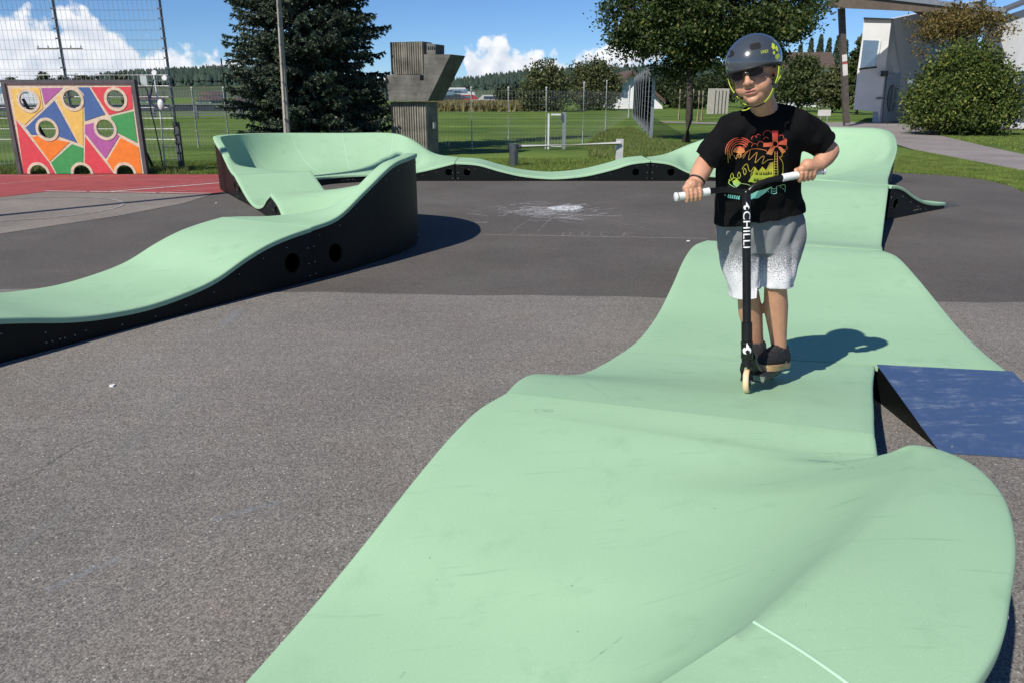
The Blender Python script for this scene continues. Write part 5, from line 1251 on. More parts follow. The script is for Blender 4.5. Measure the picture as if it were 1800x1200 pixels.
# ------------------------------------------------------------------ rider
def skin_mat():
    m, nt, b = mat_base('skin'); N = nt.nodes; L = nt.links
    at_ = N.new('ShaderNodeVertexColor'); at_.layer_name = 'tint'
    tc = N.new('ShaderNodeTexCoord'); n = N.new('ShaderNodeTexNoise'); n.inputs['Scale'].default_value = 22; n.inputs['Detail'].default_value = 5; L.new(tc.outputs['Object'], n.inputs['Vector'])
    r = N.new('ShaderNodeValToRGB'); e = r.color_ramp.elements; e[0].position = .3; e[1].position = .7; e[0].color = (.90, .87, .85, 1); e[1].color = (1.06, 1.05, 1.04, 1); L.new(n.outputs[0], r.inputs[0])
    mx = N.new('ShaderNodeMix'); mx.data_type = 'RGBA'; mx.blend_type = 'MULTIPLY'; mx.inputs['Factor'].default_value = 1; L.new(at_.outputs[0], mx.inputs['A']); L.new(r.outputs[0], mx.inputs['B'])
    L.new(mx.outputs['Result'], b.inputs['Base Color']); b.inputs['Roughness'].default_value = .48; b.inputs['Specular IOR Level'].default_value = .35
    n5 = N.new('ShaderNodeTexNoise'); n5.inputs['Scale'].default_value = 520; n5.inputs['Detail'].default_value = 3; L.new(tc.outputs['Object'], n5.inputs['Vector']); bp = N.new('ShaderNodeBump'); bp.inputs['Strength'].default_value = .3; bp.inputs['Distance'].default_value = .001; L.new(n5.outputs[0], bp.inputs['Height']); L.new(bp.outputs[0], b.inputs['Normal'])
    b.inputs['Subsurface Weight'].default_value = .12; b.inputs['Subsurface Radius'].default_value = (.02, .008, .004); b.inputs['Subsurface Scale'].default_value = .3
    return m
M_SKIN = skin_mat()
SKIN = (.56, .305, .20)
def solidify(mb, voxel, smooth_it=6, fac=.5):
    """union of closed shapes -> one continuous surface; returns vertex array and quads"""
    me = bpy.data.meshes.new('tmp'); me.from_pydata(mb.v, [], mb.f); me.update()
    bm = bmesh.new(); bm.from_mesh(me); bmesh.ops.recalc_face_normals(bm, faces=bm.faces); bm.to_mesh(me); bm.free()
    ob = bpy.data.objects.new('tmp', me); col.objects.link(ob)
    r_ = ob.modifiers.new('r', 'REMESH'); r_.mode = 'VOXEL'; r_.voxel_size = voxel; r_.use_smooth_shade = True
    if smooth_it: s_ = ob.modifiers.new('s', 'SMOOTH'); s_.iterations = smooth_it; s_.factor = fac
    bpy.context.view_layer.update(); ev = ob.evaluated_get(bpy.context.evaluated_depsgraph_get()); m2 = bpy.data.meshes.new_from_object(ev)
    V = np.empty(len(m2.vertices) * 3); m2.vertices.foreach_get('co', V); V = V.reshape(-1, 3); Fc = [tuple(p.vertices) for p in m2.polygons]
    bpy.data.objects.remove(ob); bpy.data.meshes.remove(me); bpy.data.meshes.remove(m2)
    return V, Fc
dY = FY - 3.0
def J(x, y, Y): return PY(x, y, Y + dY)
# depths relative to the front wheel at 3.0
shl, shr = J(1287, 226, 3.13), J(1402, 219, 3.15)
ell, elr = J(1240, 287, 3.17), J(1457, 266, 3.19)
wrl, wrr = J(1221, 325, 3.1), J(1440, 289, 3.15)
gl = bl_g.lerp(bl_end, .50); gr = br_g.lerp(br_end, .55)
knr, anr = J(1363, 500, 3.27), J(1370, 617, 3.33)
knl, anl = J(1315, 515, 3.30), J(1331, 617, 3.40)
hipr, hipl = J(1372, 400, 3.36), J(1302, 402, 3.38)
neck_b, head_c = J(1345, 207, 3.16), J(1326, 127, 3.02)
person = thing('person', 'child in black graphic T-shirt, grey and white shorts and dark helmet riding a scooter', 'person', fw)
HC = head_c
# head frame: forward towards the viewer, turned to image left, tilted
to_cam = (Vector((0, 0, CAM_H)) - HC); to_cam.z = 0; to_cam.normalize()
right0 = Vector((-to_cam.y, to_cam.x, 0))            # image right when facing the camera
right0 = right0 if right0.x > 0 else -right0
base_h = Matrix((right0, to_cam, Vector((0, 0, 1)))).transposed()
HR = base_h @ Matrix.Rotation(R(-13), 3, 'Y') @ Matrix.Rotation(R(17), 3, 'Z') @ Matrix.Rotation(R(-6), 3, 'X')
S_ = 1.10
def H(x, y, z): return HC + HR @ Vector((x * S_, y * S_, z * S_))
def HM(r_): return (r_[0] * S_, r_[1] * S_, r_[2] * S_)
hm = MB()
hm.ellipsoid(H(0, -.012, .028), HM((.074, .092, .083)), HR)          # skull
hm.ellipsoid(H(0, .018, -.030), HM((.060, .066, .070)), HR)          # face
hm.ellipsoid(H(0, .038, -.072), HM((.042, .040, .034)), HR)          # jaw and chin
for s_ in (-1, 1):
    hm.ellipsoid(H(s_ * .034, .042, -.040), HM((.030, .034, .034)), HR)   # cheeks
    hm.ellipsoid(H(s_ * .072, -.018, -.018), HM((.010, .019, .030)), HR)  # ears
    hm.ellipsoid(H(s_ * .031, .068, .016), HM((.022, .016, .012)), HR)    # brow
    hm.ellipsoid(H(s_ * .011, .088, -.026), HM((.009, .011, .008)), HR)   # nostril wings
hm.capsule([H(0, .078, .012), H(0, .087, -.008), H(0, .0965, -.0225)], [.0085 * S_, .0095 * S_, .012 * S_])
hm.ellipsoid(H(0, .072, -.086), HM((.021, .015, .014)), HR)           # chin point
hm.ellipsoid(H(0, .064, -.056), HM((.030, .024, .018)), HR)           # mouth mound
hm.capsule([neck_b, neck_b.lerp(H(0, -.02, -.05), .5), H(0, -.015, -.04)], [.062, .052, .05])
Vh, Fh = solidify(hm, .0032, 8, .5)
# lips as a modelled ridge pushed out of the face, tinted
loc_h = (np.array(Vh) - np.array(HC)) @ np.array(HR) / S_
tint = np.tile(np.array(SKIN), (len(Vh), 1))
lx, ly, lz = loc_h[:, 0], loc_h[:, 1], loc_h[:, 2]
front = ly > .045
zc_ = -.0575 - 1.2 * lx ** 2
up = np.exp(-((lz - (zc_ + .0058)) / .0042) ** 2) * np.exp(-(lx / .0185) ** 4); lo = np.exp(-((lz - (zc_ - .0062)) / .0052) ** 2) * np.exp(-(lx / .0165) ** 4)
slit = np.exp(-((lz - zc_) / .0022) ** 2) * np.exp(-(lx / .0205) ** 4)
disp = np.where(front, .0042 * up + .0052 * lo - .0045 * slit, 0)
Vh = Vh + (np.array(HR) @ np.stack([np.zeros_like(disp), disp * S_, np.zeros_like(disp)])).T
lipm = np.where(front, np.clip(up + lo, 0, 1), 0)[:, None]
tint = tint * (1 - lipm * .85) + np.array((.42, .13, .11)) * lipm * .85
sm = np.where(front, np.clip(slit * 1.2, 0, 1), 0)[:, None]; tint = tint * (1 - sm) + np.array((.10, .03, .03)) * sm
nost = np.zeros(len(Vh))
for s_ in (-1, 1): nost += np.exp(-(((lx - s_ * .0075) / .004) ** 2 + ((lz + .0345) / .003) ** 2)) * (ly > .08)
tint *= (1 - .8 * np.clip(nost, 0, 1))[:, None]
brow = np.zeros(len(Vh))
for s_ in (-1, 1): brow += np.exp(-(((lx - s_ * .03) / .017) ** 4 + ((lz - .031 + 6 * (lx - s_ * .028) ** 2) / .0045) ** 2)) * (ly > .04)
bm_ = np.clip(brow, 0, 1)[:, None]; tint = tint * (1 - bm_ * .85) + np.array((.03, .02, .014)) * bm_ * .85
ck = np.zeros(len(Vh))
for s_ in (-1, 1): ck += np.exp(-(((lx - s_ * .042) / .02) ** 2 + ((lz + .035) / .02) ** 2)) * (ly > .03)
tint *= 1 + np.clip(ck, 0, 1)[:, None] * np.array((.06, -.06, -.06))
# limbs
bm1 = MB()
bm1.capsule([shl, shl.lerp(ell, .55), ell], [.046, .043, .042]); bm1.capsule([ell, ell.lerp(wrl, .45), wrl], [.043, .0425, .032])
bm1.capsule([shr, shr.lerp(elr, .55), elr], [.046, .043, .043]); bm1.capsule([elr, elr.lerp(wrr, .45), wrr], [.044, .0445, .033])
bm1.capsule([neck_b, J(1345, 262, 3.2), J(1335, 370, 3.36)], [.06, .088, .088]); bm1.capsule([shl, neck_b, shr], [.055, .06, .055])
bm1.capsule([hipl, hipl.lerp(knl, .5), knl], [.06, .052, .047]); bm1.capsule([hipr, hipr.lerp(knr, .5), knr], [.06, .052, .048])
for kn, an, s_ in ((knl, anl, -1), (knr, anr, 1)):
    cf = kn.lerp(an, .34) + Vector((0, .014, 0)); bm1.capsule([kn, cf, kn.lerp(an, .72) + Vector((0, .006, 0)), an], [.050, .0565, .042, .034])
    bm1.ellipsoid(kn + Vector((0, -.004, -.012)), (.044, .044, .05))
    bm1.capsule([an, an + Vector((0, -.02, -.05))], [.034, .036])
Vb, Fb = solidify(bm1, .0055, 6)
# hands
def hand(g0, wr, bar, thumb_sign):
    """fist closed round the bar at g0; bar = unit vector along the grip"""
    bar = bar.normalized(); back = (wr - g0); back -= bar * back.dot(bar); back.normalize(); other = bar.cross(back).normalized()
    up_ = other if other.z > 0 else -other
    fwd = -back
    m_ = MB(); fr = .0082; Rg = .0172 + fr * .82
    # frame: back (towards the wrist) and 'over' (top side, perpendicular)
    def c(ang, r_=Rg): return back * math.cos(ang) * r_ + up_ * math.sin(ang) * r_
    for i, (off, ln) in enumerate(((-.0285, .92), (-.0095, 1.0), (.0095, .98), (.0275, .85))):
        o = g0 + bar * off * 1.0
        angs = [R(a) for a in (48, 78, 110, 145, 180, 205, 232)]
        pth = [o + c(a, Rg + (.004 if k in (1, 4) else 0)) for k, a in enumerate(angs)]
        if ln < .9: pth = pth[:-1]
        rad_ = [.0098, .0094, .0088, .0086, .0082, .0078, .0070][:len(pth)]
        m_.capsule(pth, rad_, 10)
    pc = g0 + c(R(40), Rg + .006)
    m_.ellipsoid(pc.lerp(wr, .22), (.040, .024, .022), Matrix((bar, back, up_)).transposed())
    m_.capsule([pc + back * .01, pc.lerp(wr, .5), wr], [.029, .030, .031])
    m_.capsule([pc + bar * .024, pc - bar * .026], [.0175, .016])
    ti = bar * thumb_sign
    m_.capsule([pc.lerp(wr, .35) + ti * .026, g0 + back * .018 + ti * .040 - up_ * .004, g0 + ti * .030 - up_ * .025 + back * .004, g0 + ti * .012 - up_ * .0285 - back * .012], [.0145, .0118, .0105, .0090])
    return m_
Vl, Fl = solidify(hand(gl, wrl, bl_end - bl_g, -1), .0026, 3, .4)
Vr, Fr = solidify(hand(gr, wrr, br_end - br_g, -1), .0026, 3, .4)
Va = []; Fa = []; Ta = []; o = 0
for V_, F_, T_ in ((Vh, Fh, tint), (Vb, Fb, None), (Vl, Fl, None), (Vr, Fr, None)):
    Va.append(V_); Fa += [tuple(i + o for i in f) for f in F_]; Ta.append(T_ if T_ is not None else np.tile(np.array(SKIN) * np.array((1.0, .97, .95)), (len(V_), 1))); o += len(V_)
body = mesh_obj('body', np.concatenate(Va), Fa, M_SKIN, person, True)
ca = body.data.color_attributes.new('tint', 'FLOAT_COLOR', 'POINT'); Tc = np.concatenate(Ta); ca.data.foreach_set('color', np.column_stack([Tc, np.ones(len(Tc))]).astype(np.float32).ravel())

# --- clothes
def cloth_noise(V, amp, sc_, seed=0, stretch=(1, 1, 1)):
    out = np.empty(len(V))
    for i, v in enumerate(V):
        p = Vector((v[0] * sc_ * stretch[0] + seed, v[1] * sc_ * stretch[1], v[2] * sc_ * stretch[2])); out[i] = abs(mnoise.noise(p)) * 1.3 - .35 + .5 * mnoise.noise(p * 2.3)
    return out * amp
def normals_of(V, Fc):
    me = bpy.data.meshes.new('n'); me.from_pydata([tuple(v) for v in V], [], Fc); me.update(); N_ = np.empty(len(V) * 3); me.vertices.foreach_get('normal', N_); bpy.data.meshes.remove(me); return N_.reshape(-1, 3)
def rings(mb, lst, n=28):
    """lst of (centre, rx, ry, tilt): closed elliptical loft, rx along image x, ry along depth"""
    pts = []
    for c, rx, ry, nx in lst:
        for k in range(n):
            a = 2 * math.pi * k / n; ca_, sa_ = math.cos(a), math.sin(a); e = .85
            pts.append(Vector(c) + Vector((abs(ca_) ** e * math.copysign(rx, ca_), abs(sa_) ** e * math.copysign(ry, sa_), nx * ca_ * rx)))
    m = len(lst); fs = [(i * n + k, i * n + (k + 1) % n, (i + 1) * n + (k + 1) % n, (i + 1) * n + k) for i in range(m - 1) for k in range(n)] + [tuple(reversed(range(n))), tuple(range((m - 1) * n, m * n))]
    mb.add(pts, fs); return mb
def ring_px(xl, xr, y, Y, ry, tilt=0):
    a, b = J(xl, y, Y), J(xr, y, Y); return ((a + b) / 2, (b.x - a.x) / 2, ry, tilt)
M_SHIRT = simple('black_cotton', (.007, .007, .0078), .95, var=.2, scale=20, bump=.25, bscale=700, spec=.1)
tm = MB()
rings(tm, [ring_px(1259, 1411, 383, 3.33, .135, .16), ring_px(1260, 1409, 362, 3.33, .137, .10), ring_px(1259, 1404, 335, 3.30, .135, .04), ring_px(1260, 1402, 300, 3.26, .13), ring_px(1262, 1405, 268, 3.22, .125), ring_px(1264, 1412, 244, 3.185, .115), ring_px(1270, 1412, 226, 3.165, .10), ring_px(1284, 1404, 212, 3.16, .085), ring_px(1308, 1386, 200, 3.16, .07), ring_px(1320, 1374, 193, 3.16, .062)])
tm.capsule([shl + Vector((.01, 0, 0)), shl.lerp(ell, .35), J(1250, 270, 3.165), J(1243, 284, 3.165)], [.064, .065, .065, .064])
tm.capsule([shr, shr.lerp(elr, .4), J(1437, 244, 3.18), J(1447, 254, 3.185)], [.066, .066, .066, .065])
tm.capsule([shl, neck_b, shr], [.064, .066, .068])
Vt, Ft = solidify(tm, .006, 8)
# cut the sleeve ends square
for e0, e1, cut_ in ((shl, ell, J(1244.5, 282, 3.165)), (shr, elr, J(1447, 255, 3.185))):
    ax = (e1 - e0).normalized(); rel = Vt - np.array(cut_); tt = rel @ np.array(ax); rad_ = np.linalg.norm(rel - tt[:, None] * np.array(ax), axis=1)
    m_ = (tt > 0) & (rad_ < .085) & (np.linalg.norm(rel, axis=1) < .12); Vt[m_] -= np.outer(tt[m_], np.array(ax))
Nt = normals_of(Vt, Ft); Vt = Vt + Nt * cloth_noise(Vt, .013, 10, 3, (1, 1, .5))[:, None]
shirt = mesh_obj('t_shirt', Vt, Ft, M_SHIRT, person, True)
col_m = MB(); nk = 28; pts = []
nb2 = J(1346, 199, 3.15)
for k in range(nk):
    a = 2 * math.pi * k / nk; pts.append(nb2 + Vector((math.cos(a) * .066, math.sin(a) * .066 - .006, -.012 + .018 * math.sin(a) + .006 * math.cos(a))))
col_m.tube(pts + [pts[0], pts[1]], .0085, 8, False); col_m.build('collar', M_SHIRT, shirt, smooth='all')
# shorts
def shorts_mat():
    m, nt, b = mat_base('faded_shorts'); N = nt.nodes; L = nt.links
    tc = N.new('ShaderNodeTexCoord'); sp_ = N.new('ShaderNodeSeparateXYZ'); L.new(tc.outputs['Object'], sp_.inputs[0])
    z0 = J(1340, 512, 3.3).z - fw.z; z1 = J(1340, 375, 3.33).z - fw.z
    mr = N.new('ShaderNodeMapRange'); mr.inputs['From Min'].default_value = z0; mr.inputs['From Max'].default_value = z1; L.new(sp_.outputs['Z'], mr.inputs['Value'])
    n = N.new('ShaderNodeTexNoise'); n.inputs['Scale'].default_value = 260; n.inputs['Detail'].default_value = 3; L.new(tc.outputs['Object'], n.inputs['Vector'])
    ad = N.new('ShaderNodeMath'); ad.operation = 'MULTIPLY_ADD'; L.new(n.outputs[0], ad.inputs[0]); ad.inputs[1].default_value = 1.5; L.new(mr.outputs[0], ad.inputs[2])
    r = N.new('ShaderNodeValToRGB'); r.color_ramp.elements[0].position = .50; r.color_ramp.elements[1].position = .59; r.color_ramp.elements[0].color = (.62, .62, .64, 1); r.color_ramp.elements[1].color = (.20, .205, .215, 1)
    sc2 = N.new('ShaderNodeMath'); sc2.operation = 'MULTIPLY'; L.new(ad.outputs[0], sc2.inputs[0]); sc2.inputs[1].default_value = .5; L.new(sc2.outputs[0], r.inputs[0])
    L.new(r.outputs[0], b.inputs['Base Color']); b.inputs['Roughness'].default_value = .85; b.inputs['Specular IOR Level'].default_value = .2
    return m
M_SHORTS = shorts_mat()
sm_ = MB()
rings(sm_, [ring_px(1264, 1406, 362, 3.35, .12), ring_px(1259, 1411, 385, 3.35, .125), ring_px(1258, 1411, 415, 3.355, .122), ring_px(1262, 1408, 440, 3.355, .11)])
def leg_rings(lst): rings(sm_, lst)
leg_rings([ring_px(1262, 1336, 420, 3.36, .10), ring_px(1268, 1336, 460, 3.345, .095), ring_px(1277, 1334, 495, 3.325, .095), ring_px(1283, 1333, 514, 3.315, .092), ring_px(1284, 1333, 545, 3.315, .09)])
leg_rings([ring_px(1334, 1408, 420, 3.35, .10), ring_px(1334, 1402, 455, 3.33, .095), ring_px(1335, 1395, 482, 3.305, .098), ring_px(1336, 1391, 497, 3.295, .092), ring_px(1336, 1391, 525, 3.295, .09)])
Vs, Fs = solidify(sm_, .006, 5)
Ns = normals_of(Vs, Fs); Vs = Vs + Ns * cloth_noise(Vs, .014, 9, 11, (1.3, 1, .6))[:, None]
for xl, xr, yy, YY, tl in ((1235, 1334.5, 517, 3.315, -.22), (1334.5, 1440, 500, 3.295, -.08)):
    a_, b2 = J(xl, yy, YY), J(xr, yy, YY); cx_ = J(1308 if xl < 1300 else 1364, yy, YY).x
    zz = a_.z + tl * -1 * 0 + (Vs[:, 0] - cx_) * (-tl * .75); m_ = (Vs[:, 0] > a_.x - .03) & (Vs[:, 0] < b2.x) & (Vs[:, 2] < zz); Vs[m_, 2] = zz[m_]
shorts = mesh_obj('shorts', Vs, Fs, M_SHORTS, person, True)
# shoes
M_SHOE = simple('black_shoe_fabric', (.016, .015, .017), .85, var=.4, scale=40, bump=.4, bscale=250); M_SOLE = simple('gum_sole', (.52, .33, .16), .6); M_SOCK = simple('white_sock', (.6, .6, .6), .9)
deck_z = lambda p: 0
def shoe(an, fwd_px, K=1.3):
    toe = J(*fwd_px); d = (toe - an); d = d - su * d.dot(su); d.normalize(); r_ = d.cross(su).normalized()
    base = an - su * ((an - d0).dot(su) - .028) - d * .05 * K
    def q(f, s_, h): return base + d * f * K + r_ * s_ * K + su * h * K
    m_ = MB()
    m_.capsule([q(.02, 0, .036), q(.07, 0, .038), q(.13, .003, .034), q(.172, .004, .030)], [.034 * K, .037 * K, .037 * K, .028 * K])
    m_.capsule([q(.03, 0, .04), q(.040, 0, .064)], [.034 * K, .031 * K]); m_.capsule([q(.055, 0, .058), q(.125, .002, .042)], [.032 * K, .034 * K])
    V_, F_ = solidify(m_, .004, 4)
    hh = (V_ - np.array(base)) @ np.array(su); low = hh < .016; V_[low] += np.outer(.016 - hh[low], np.array(su))
    sh = mesh_obj('shoe', V_, F_, M_SHOE, person, True)
    outl = [(-.018, 0), (-.010, .024), (.02, .035), (.07, .036), (.12, .042), (.165, .038), (.195, .024), (.206, .002), (.197, -.022), (.165, -.036), (.12, -.040), (.07, -.035), (.02, -.034), (-.010, -.024)]
    o2 = catmull([(a, b, 0) for a, b in outl] + [(outl[0][0], outl[0][1], 0)], 60)[:-1]
    MB().prism([(a, b) for a, b, _ in o2], .0005, .021, lambda u, v, w: q(u, v, w)).build('sole', M_SOLE, sh, smooth=True)
    for k in range(4):
        f = .078 + k * .016; hh_ = .0885 - k * .005
        MB().tube([q(f, -.026, hh_ - .018), q(f, -.01, hh_), q(f, .01, hh_), q(f, .026, hh_ - .018)], .0034, 6).build('lace', M_BLACK_M, sh)
    MB().lathe(an - su * .006, su, [(-.02, .035), (-.004, .0365), (.004, .0355)], 20).build('sock', M_SOCK, sh, smooth=True)
shoe(anr, (1338, 668, 3.19)); shoe(anl, (1322, 660, 3.16))
# wristband
MB().lathe(wrl.lerp(ell, .16), (ell - wrl), [(-.004, .036), (.004, .037)], 24).build('wristband', M_BLACK_M, person, smooth=True)

# --- helmet
M_HELM = simple('grey_blue_helmet_shell', (.052, .062, .075), .22, 0, var=.06, scale=6, spec=.6, coat=.6); M_LIME = simple('lime_yellow', (.62, .72, .06), .5, var=.05); M_VENT = simple('vent_black', (.004, .004, .005), .8)
def shell_pt(th, ph, k=1.0):
    x = math.sin(th) * math.cos(ph); y = math.sin(th) * math.sin(ph); z = math.cos(th)
    return H(x * .0965 * k, -.012 + y * .1195 * k, .036 + z * .0935 * k)
def rim_th(ph):
    f = math.sin(ph)        # 1 = forehead, -1 = back
    return R(97 + (10 * (1 - f) if f > 0 else 10 + 16 * (-f)))
nu, nv = 64, 26; V_ = []; Fc = []
for side, k in ((0, 1.0), (1, .9)):
    for i in range(nv + 1):
        for j in range(nu):
            ph = 2 * math.pi * j / nu; th = rim_th(ph) * (i / nv); V_.append(shell_pt(max(th, 1e-3), ph, k))
n1 = (nv + 1) * nu
for i in range(nv):
    for j in range(nu):
        a, b, c, d = i * nu + j, i * nu + (j + 1) % nu, (i + 1) * nu + (j + 1) % nu, (i + 1) * nu + j
        Fc += [(d, c, b, a), (n1 + a, n1 + b, n1 + c, n1 + d)]
for j in range(nu): a, b = nv * nu + j, nv * nu + (j + 1) % nu; Fc.append((a, n1 + a, n1 + b, b))
helmet = mesh_obj('helmet', V_, Fc, M_HELM, person, True); auto_smooth(helmet.data, 45)
HBVH = BVHTree.FromPolygons([Vector(v) for v in V_], Fc)
rim = MB(); rim.tube([shell_pt(rim_th(2 * math.pi * j / nu), 2 * math.pi * j / nu, .985) for j in range(nu + 2)], .0048, 8, False); rim.build('helmet_rim', M_BLACK_M, helmet, smooth='all')
def decal(poly, bvh, name, mat, parent, off=.0008, sub=1):
    """flat print laid on a curved surface, outline given in photo pixels"""
    o_ = Vector((0, 0, CAM_H)); pts = []
    tri = tessellate_polygon([[Vector((a, b, 0)) for a, b in poly]])
    me = bmesh.new(); vs_ = [me.verts.new((a, b, 0)) for a, b in poly]
    for t in tri:
        try: me.faces.new([vs_[i] for i in t])
        except ValueError: pass
    if sub: bmesh.ops.subdivide_edges(me, edges=me.edges[:], cuts=sub, use_grid_fill=True)
    me.verts.index_update(); bad = set()
    for v in me.verts:
        h, n_, _, _ = bvh.ray_cast(o_, ray(v.co.x, v.co.y).normalized())
        if h is None: bad.add(v.index); pts.append((0, 0, 0))
        else: pts.append(h + (n_ if n_.dot(h - o_) < 0 else -n_) * off)
    fs_ = [tuple(v.index for v in f.verts) for f in me.faces if not any(v.index in bad for v in f.verts)]; me.free()
    if not fs_: return None
    return MB().add(pts, fs_).build(name, mat, parent, smooth='all', fix=False)
def rrect(cx, cy, w, h, ang, n=5):
    out = []; rr = min(w, h) * .42
    for qx, qy, a0 in ((1, 1, 0), (-1, 1, 90), (-1, -1, 180), (1, -1, 270)):
        for k in range(n): a = R(a0 + 90 * k / (n - 1)); out.append((qx * (w / 2 - rr) + rr * math.cos(a), qy * (h / 2 - rr) + rr * math.sin(a)))
    c_, s_ = math.cos(R(ang)), math.sin(R(ang)); return [(cx + a * c_ - b * s_, cy + a * s_ + b * c_) for a, b in out]
for a in ((1327.5, 82, 20, 11, -12), (1284, 95, 13, 11, -22), (1328, 50.8, 13, 2.6, 6)):
    decal(rrect(*a), HBVH, 'vent', M_VENT, helmet, .0010)
V, Fc = text_polys('UVEX'); wdt = max(v[0] for v in V) - min(v[0] for v in V)
m_ = MB(); pts = []; ok = True
for v in V:
    h, n_, _, _ = HBVH.ray_cast(Vector((0, 0, CAM_H)), ray(1344 + v[0] / wdt * 13, 91.5 - v[1] / wdt * 20 - v[0] / wdt * 2).normalized()); pts.append((h - ray(1344, 92).normalized() * .0015 if h is not None else Vector((0, 0, 0))))
m_.add(pts, Fc).build('helmet_lettering', M_LIME, helmet, fix=False)
for pl in ([(1358, 69), (1363, 67), (1368, 72), (1370, 80), (1366, 78), (1361, 73)], [(1357, 76), (1361, 78), (1362, 86), (1359, 88), (1356, 84)], [(1364, 80), (1367, 84), (1368, 92), (1364, 90), (1362, 85)], [(1359, 90), (1362, 91), (1362, 97), (1358, 95)], [(1363, 97), (1369, 94), (1371, 100), (1366, 106), (1362, 102)]):
    decal(pl, HBVH, 'helmet_graphic', M_LIME, helmet)
# straps
def strap(pts_l, w, mat, name):
    m_ = MB(); P_ = catmull([tuple(p) for p in pts_l], 30); out = []
    for i, p in enumerate(P_):
        t = Vector(P_[min(i + 1, 29)] - P_[max(i - 1, 0)]).normalized(); n_ = (Vector(p) - HC); n_ -= t * n_.dot(t); n_.normalize(); b_ = t.cross(n_)
        out += [Vector(p) - b_ * w / 2 - n_ * .0008, Vector(p) + b_ * w / 2 - n_ * .0008, Vector(p) + b_ * w / 2 + n_ * .0012, Vector(p) - b_ * w / 2 + n_ * .0012]
    m_.add(out, [(4 * i + k, 4 * i + (k + 1) % 4, 4 * i + 4 + (k + 1) % 4, 4 * i + 4 + k) for i in range(29) for k in range(4)]); return m_.build(name, mat, person, smooth=True)
for s_ in (-1, 1):
    strap([H(s_ * .0925, .012, .0), H(s_ * .086, .02, -.03), H(s_ * .071, .028, -.06), H(s_ * .048, .034, -.094), H(s_ * .022, .038, -.112)], .014, M_LIME, 'helmet_strap')
    strap([H(s_ * .0915, -.03, -.01), H(s_ * .085, -.01, -.035), H(s_ * .073, .022, -.058)], .012, M_LIME, 'helmet_strap')
    MB().box(H(s_ * .0715, .029, -.060), (.012, .018, .018), M=HR).build('strap_buckle', M_BLACK_M, person)
strap([H(-.024, .038, -.111), H(0, .045, -.116), H(.03, .036, -.110)], .015, M_BLACK_M, 'chin_strap')
strap([H(-.02, .042, -.113), H(-.034, .058, -.118), H(-.048, .062, -.116)], .010, M_LIME, 'strap_end')
# hair showing below the helmet
hr = MB(); hr.ellipsoid(H(0, -.022, .012), HM((.0795, .088, .078)), HR, 28, 18); hair = hr.build('hair', simple('dark_brown_hair', (.012, .009, .007), .6, bump=.6, bscale=300), person, smooth='all')
bmh = bmesh.new(); bmh.from_mesh(hair.data)
inv = HR.transposed(); dele = []
for v in bmh.verts:
    l = inv @ (v.co + ORI[person] - HC) / S_
    if l.y > .028 or (l.z < -.045) or (l.z < -.01 and l.y > -.005): dele.append(v)
bmesh.ops.delete(bmh, geom=dele, context='VERTS'); bmh.to_mesh(hair.data); bmh.free()
# sunglasses
M_LENS = simple('dark_lens', (.006, .0045, .007), .12, 0, spec=.25)
gls = MB()
lens_out = [(-.024, .008), (-.012, .0145), (.006, .0155), (.021, .012), (.0265, .004), (.023, -.009), (.010, -.016), (-.008, -.016), (-.020, -.010)]
for s_ in (-1, 1):
    pl = catmull([(a * s_, b, 0) for a, b in lens_out] + [(lens_out[0][0] * s_, lens_out[0][1], 0)], 40)[:-1]
    def g3(u, v, w, s_=s_): X = s_ * .031 + u; return H(X, .0975 + w - 3.6 * X * X - .0, .0065 + v)
    m_ = MB().prism([(a, b) for a, b, _ in pl], 0, .0022, g3).build('sunglass_lens', M_LENS, person, smooth=True)
    ringp = [g3(a, b, .0012) for a, b, _ in pl]; MB().tube(ringp + [ringp[0], ringp[1]], .0017, 6, False).build('lens_frame', M_BLACK_M, m_, smooth='all')
    MB().tube([H(s_ * .057, .085, .012), H(s_ * .070, .06, .012), H(s_ * .0785, .02, .010), H(s_ * .078, -.02, .006)], .0024, 6).build('temple_arm', M_BLACK_M, person, smooth='all')
MB().tube([H(-.009, .098, .010), H(0, .1005, .0135), H(.009, .098, .010)], .002, 6).build('nose_bridge', M_CHROME, person, smooth='all')

# --- shirt print: flat strokes laid on the cloth
SB = BVHTree.FromPolygons([Vector(v) for v in Vt], Ft)
def print_mat():
    m, nt, b = mat_base('shirt_print'); N = nt.nodes; L = nt.links
    tc = N.new('ShaderNodeTexCoord'); sp_ = N.new('ShaderNodeSeparateXYZ'); L.new(tc.outputs['Object'], sp_.inputs[0])
    za = J(1320, 352, 3.18).z - fw.z; zb = J(1320, 230, 3.06).z - fw.z
    mr = N.new('ShaderNodeMapRange'); mr.inputs['From Min'].default_value = za; mr.inputs['From Max'].default_value = zb; L.new(sp_.outputs['Z'], mr.inputs['Value'])
    r = N.new('ShaderNodeValToRGB'); e = r.color_ramp.elements; e[0].position = 0; e[0].color = (.20, .72, .72, 1); e[1].position = 1; e[1].color = (.80, .05, .05, 1)
    for p_, c_ in ((.14, (.38, .78, .60)), (.28, (.52, .70, .08)), (.45, (.72, .66, .06)), (.62, (.80, .42, .12)), (.78, (.85, .16, .08))): x = e.new(p_); x.color = c4(c_)
    L.new(mr.outputs[0], r.inputs[0]); L.new(r.outputs[0], b.inputs['Base Color']); b.inputs['Roughness'].default_value = .7
    return m
M_PRINT = print_mat(); PR = MB()
def zq(cx, cy): return (1240 + cx / 6., 200 + cy / 6.)
def pcast(x, y, off=.0022):
    h, n_, _, _ = SB.ray_cast(Vector((0, 0, CAM_H)), ray(x, y).normalized()); return None if h is None else h - ray(x, y).normalized() * off
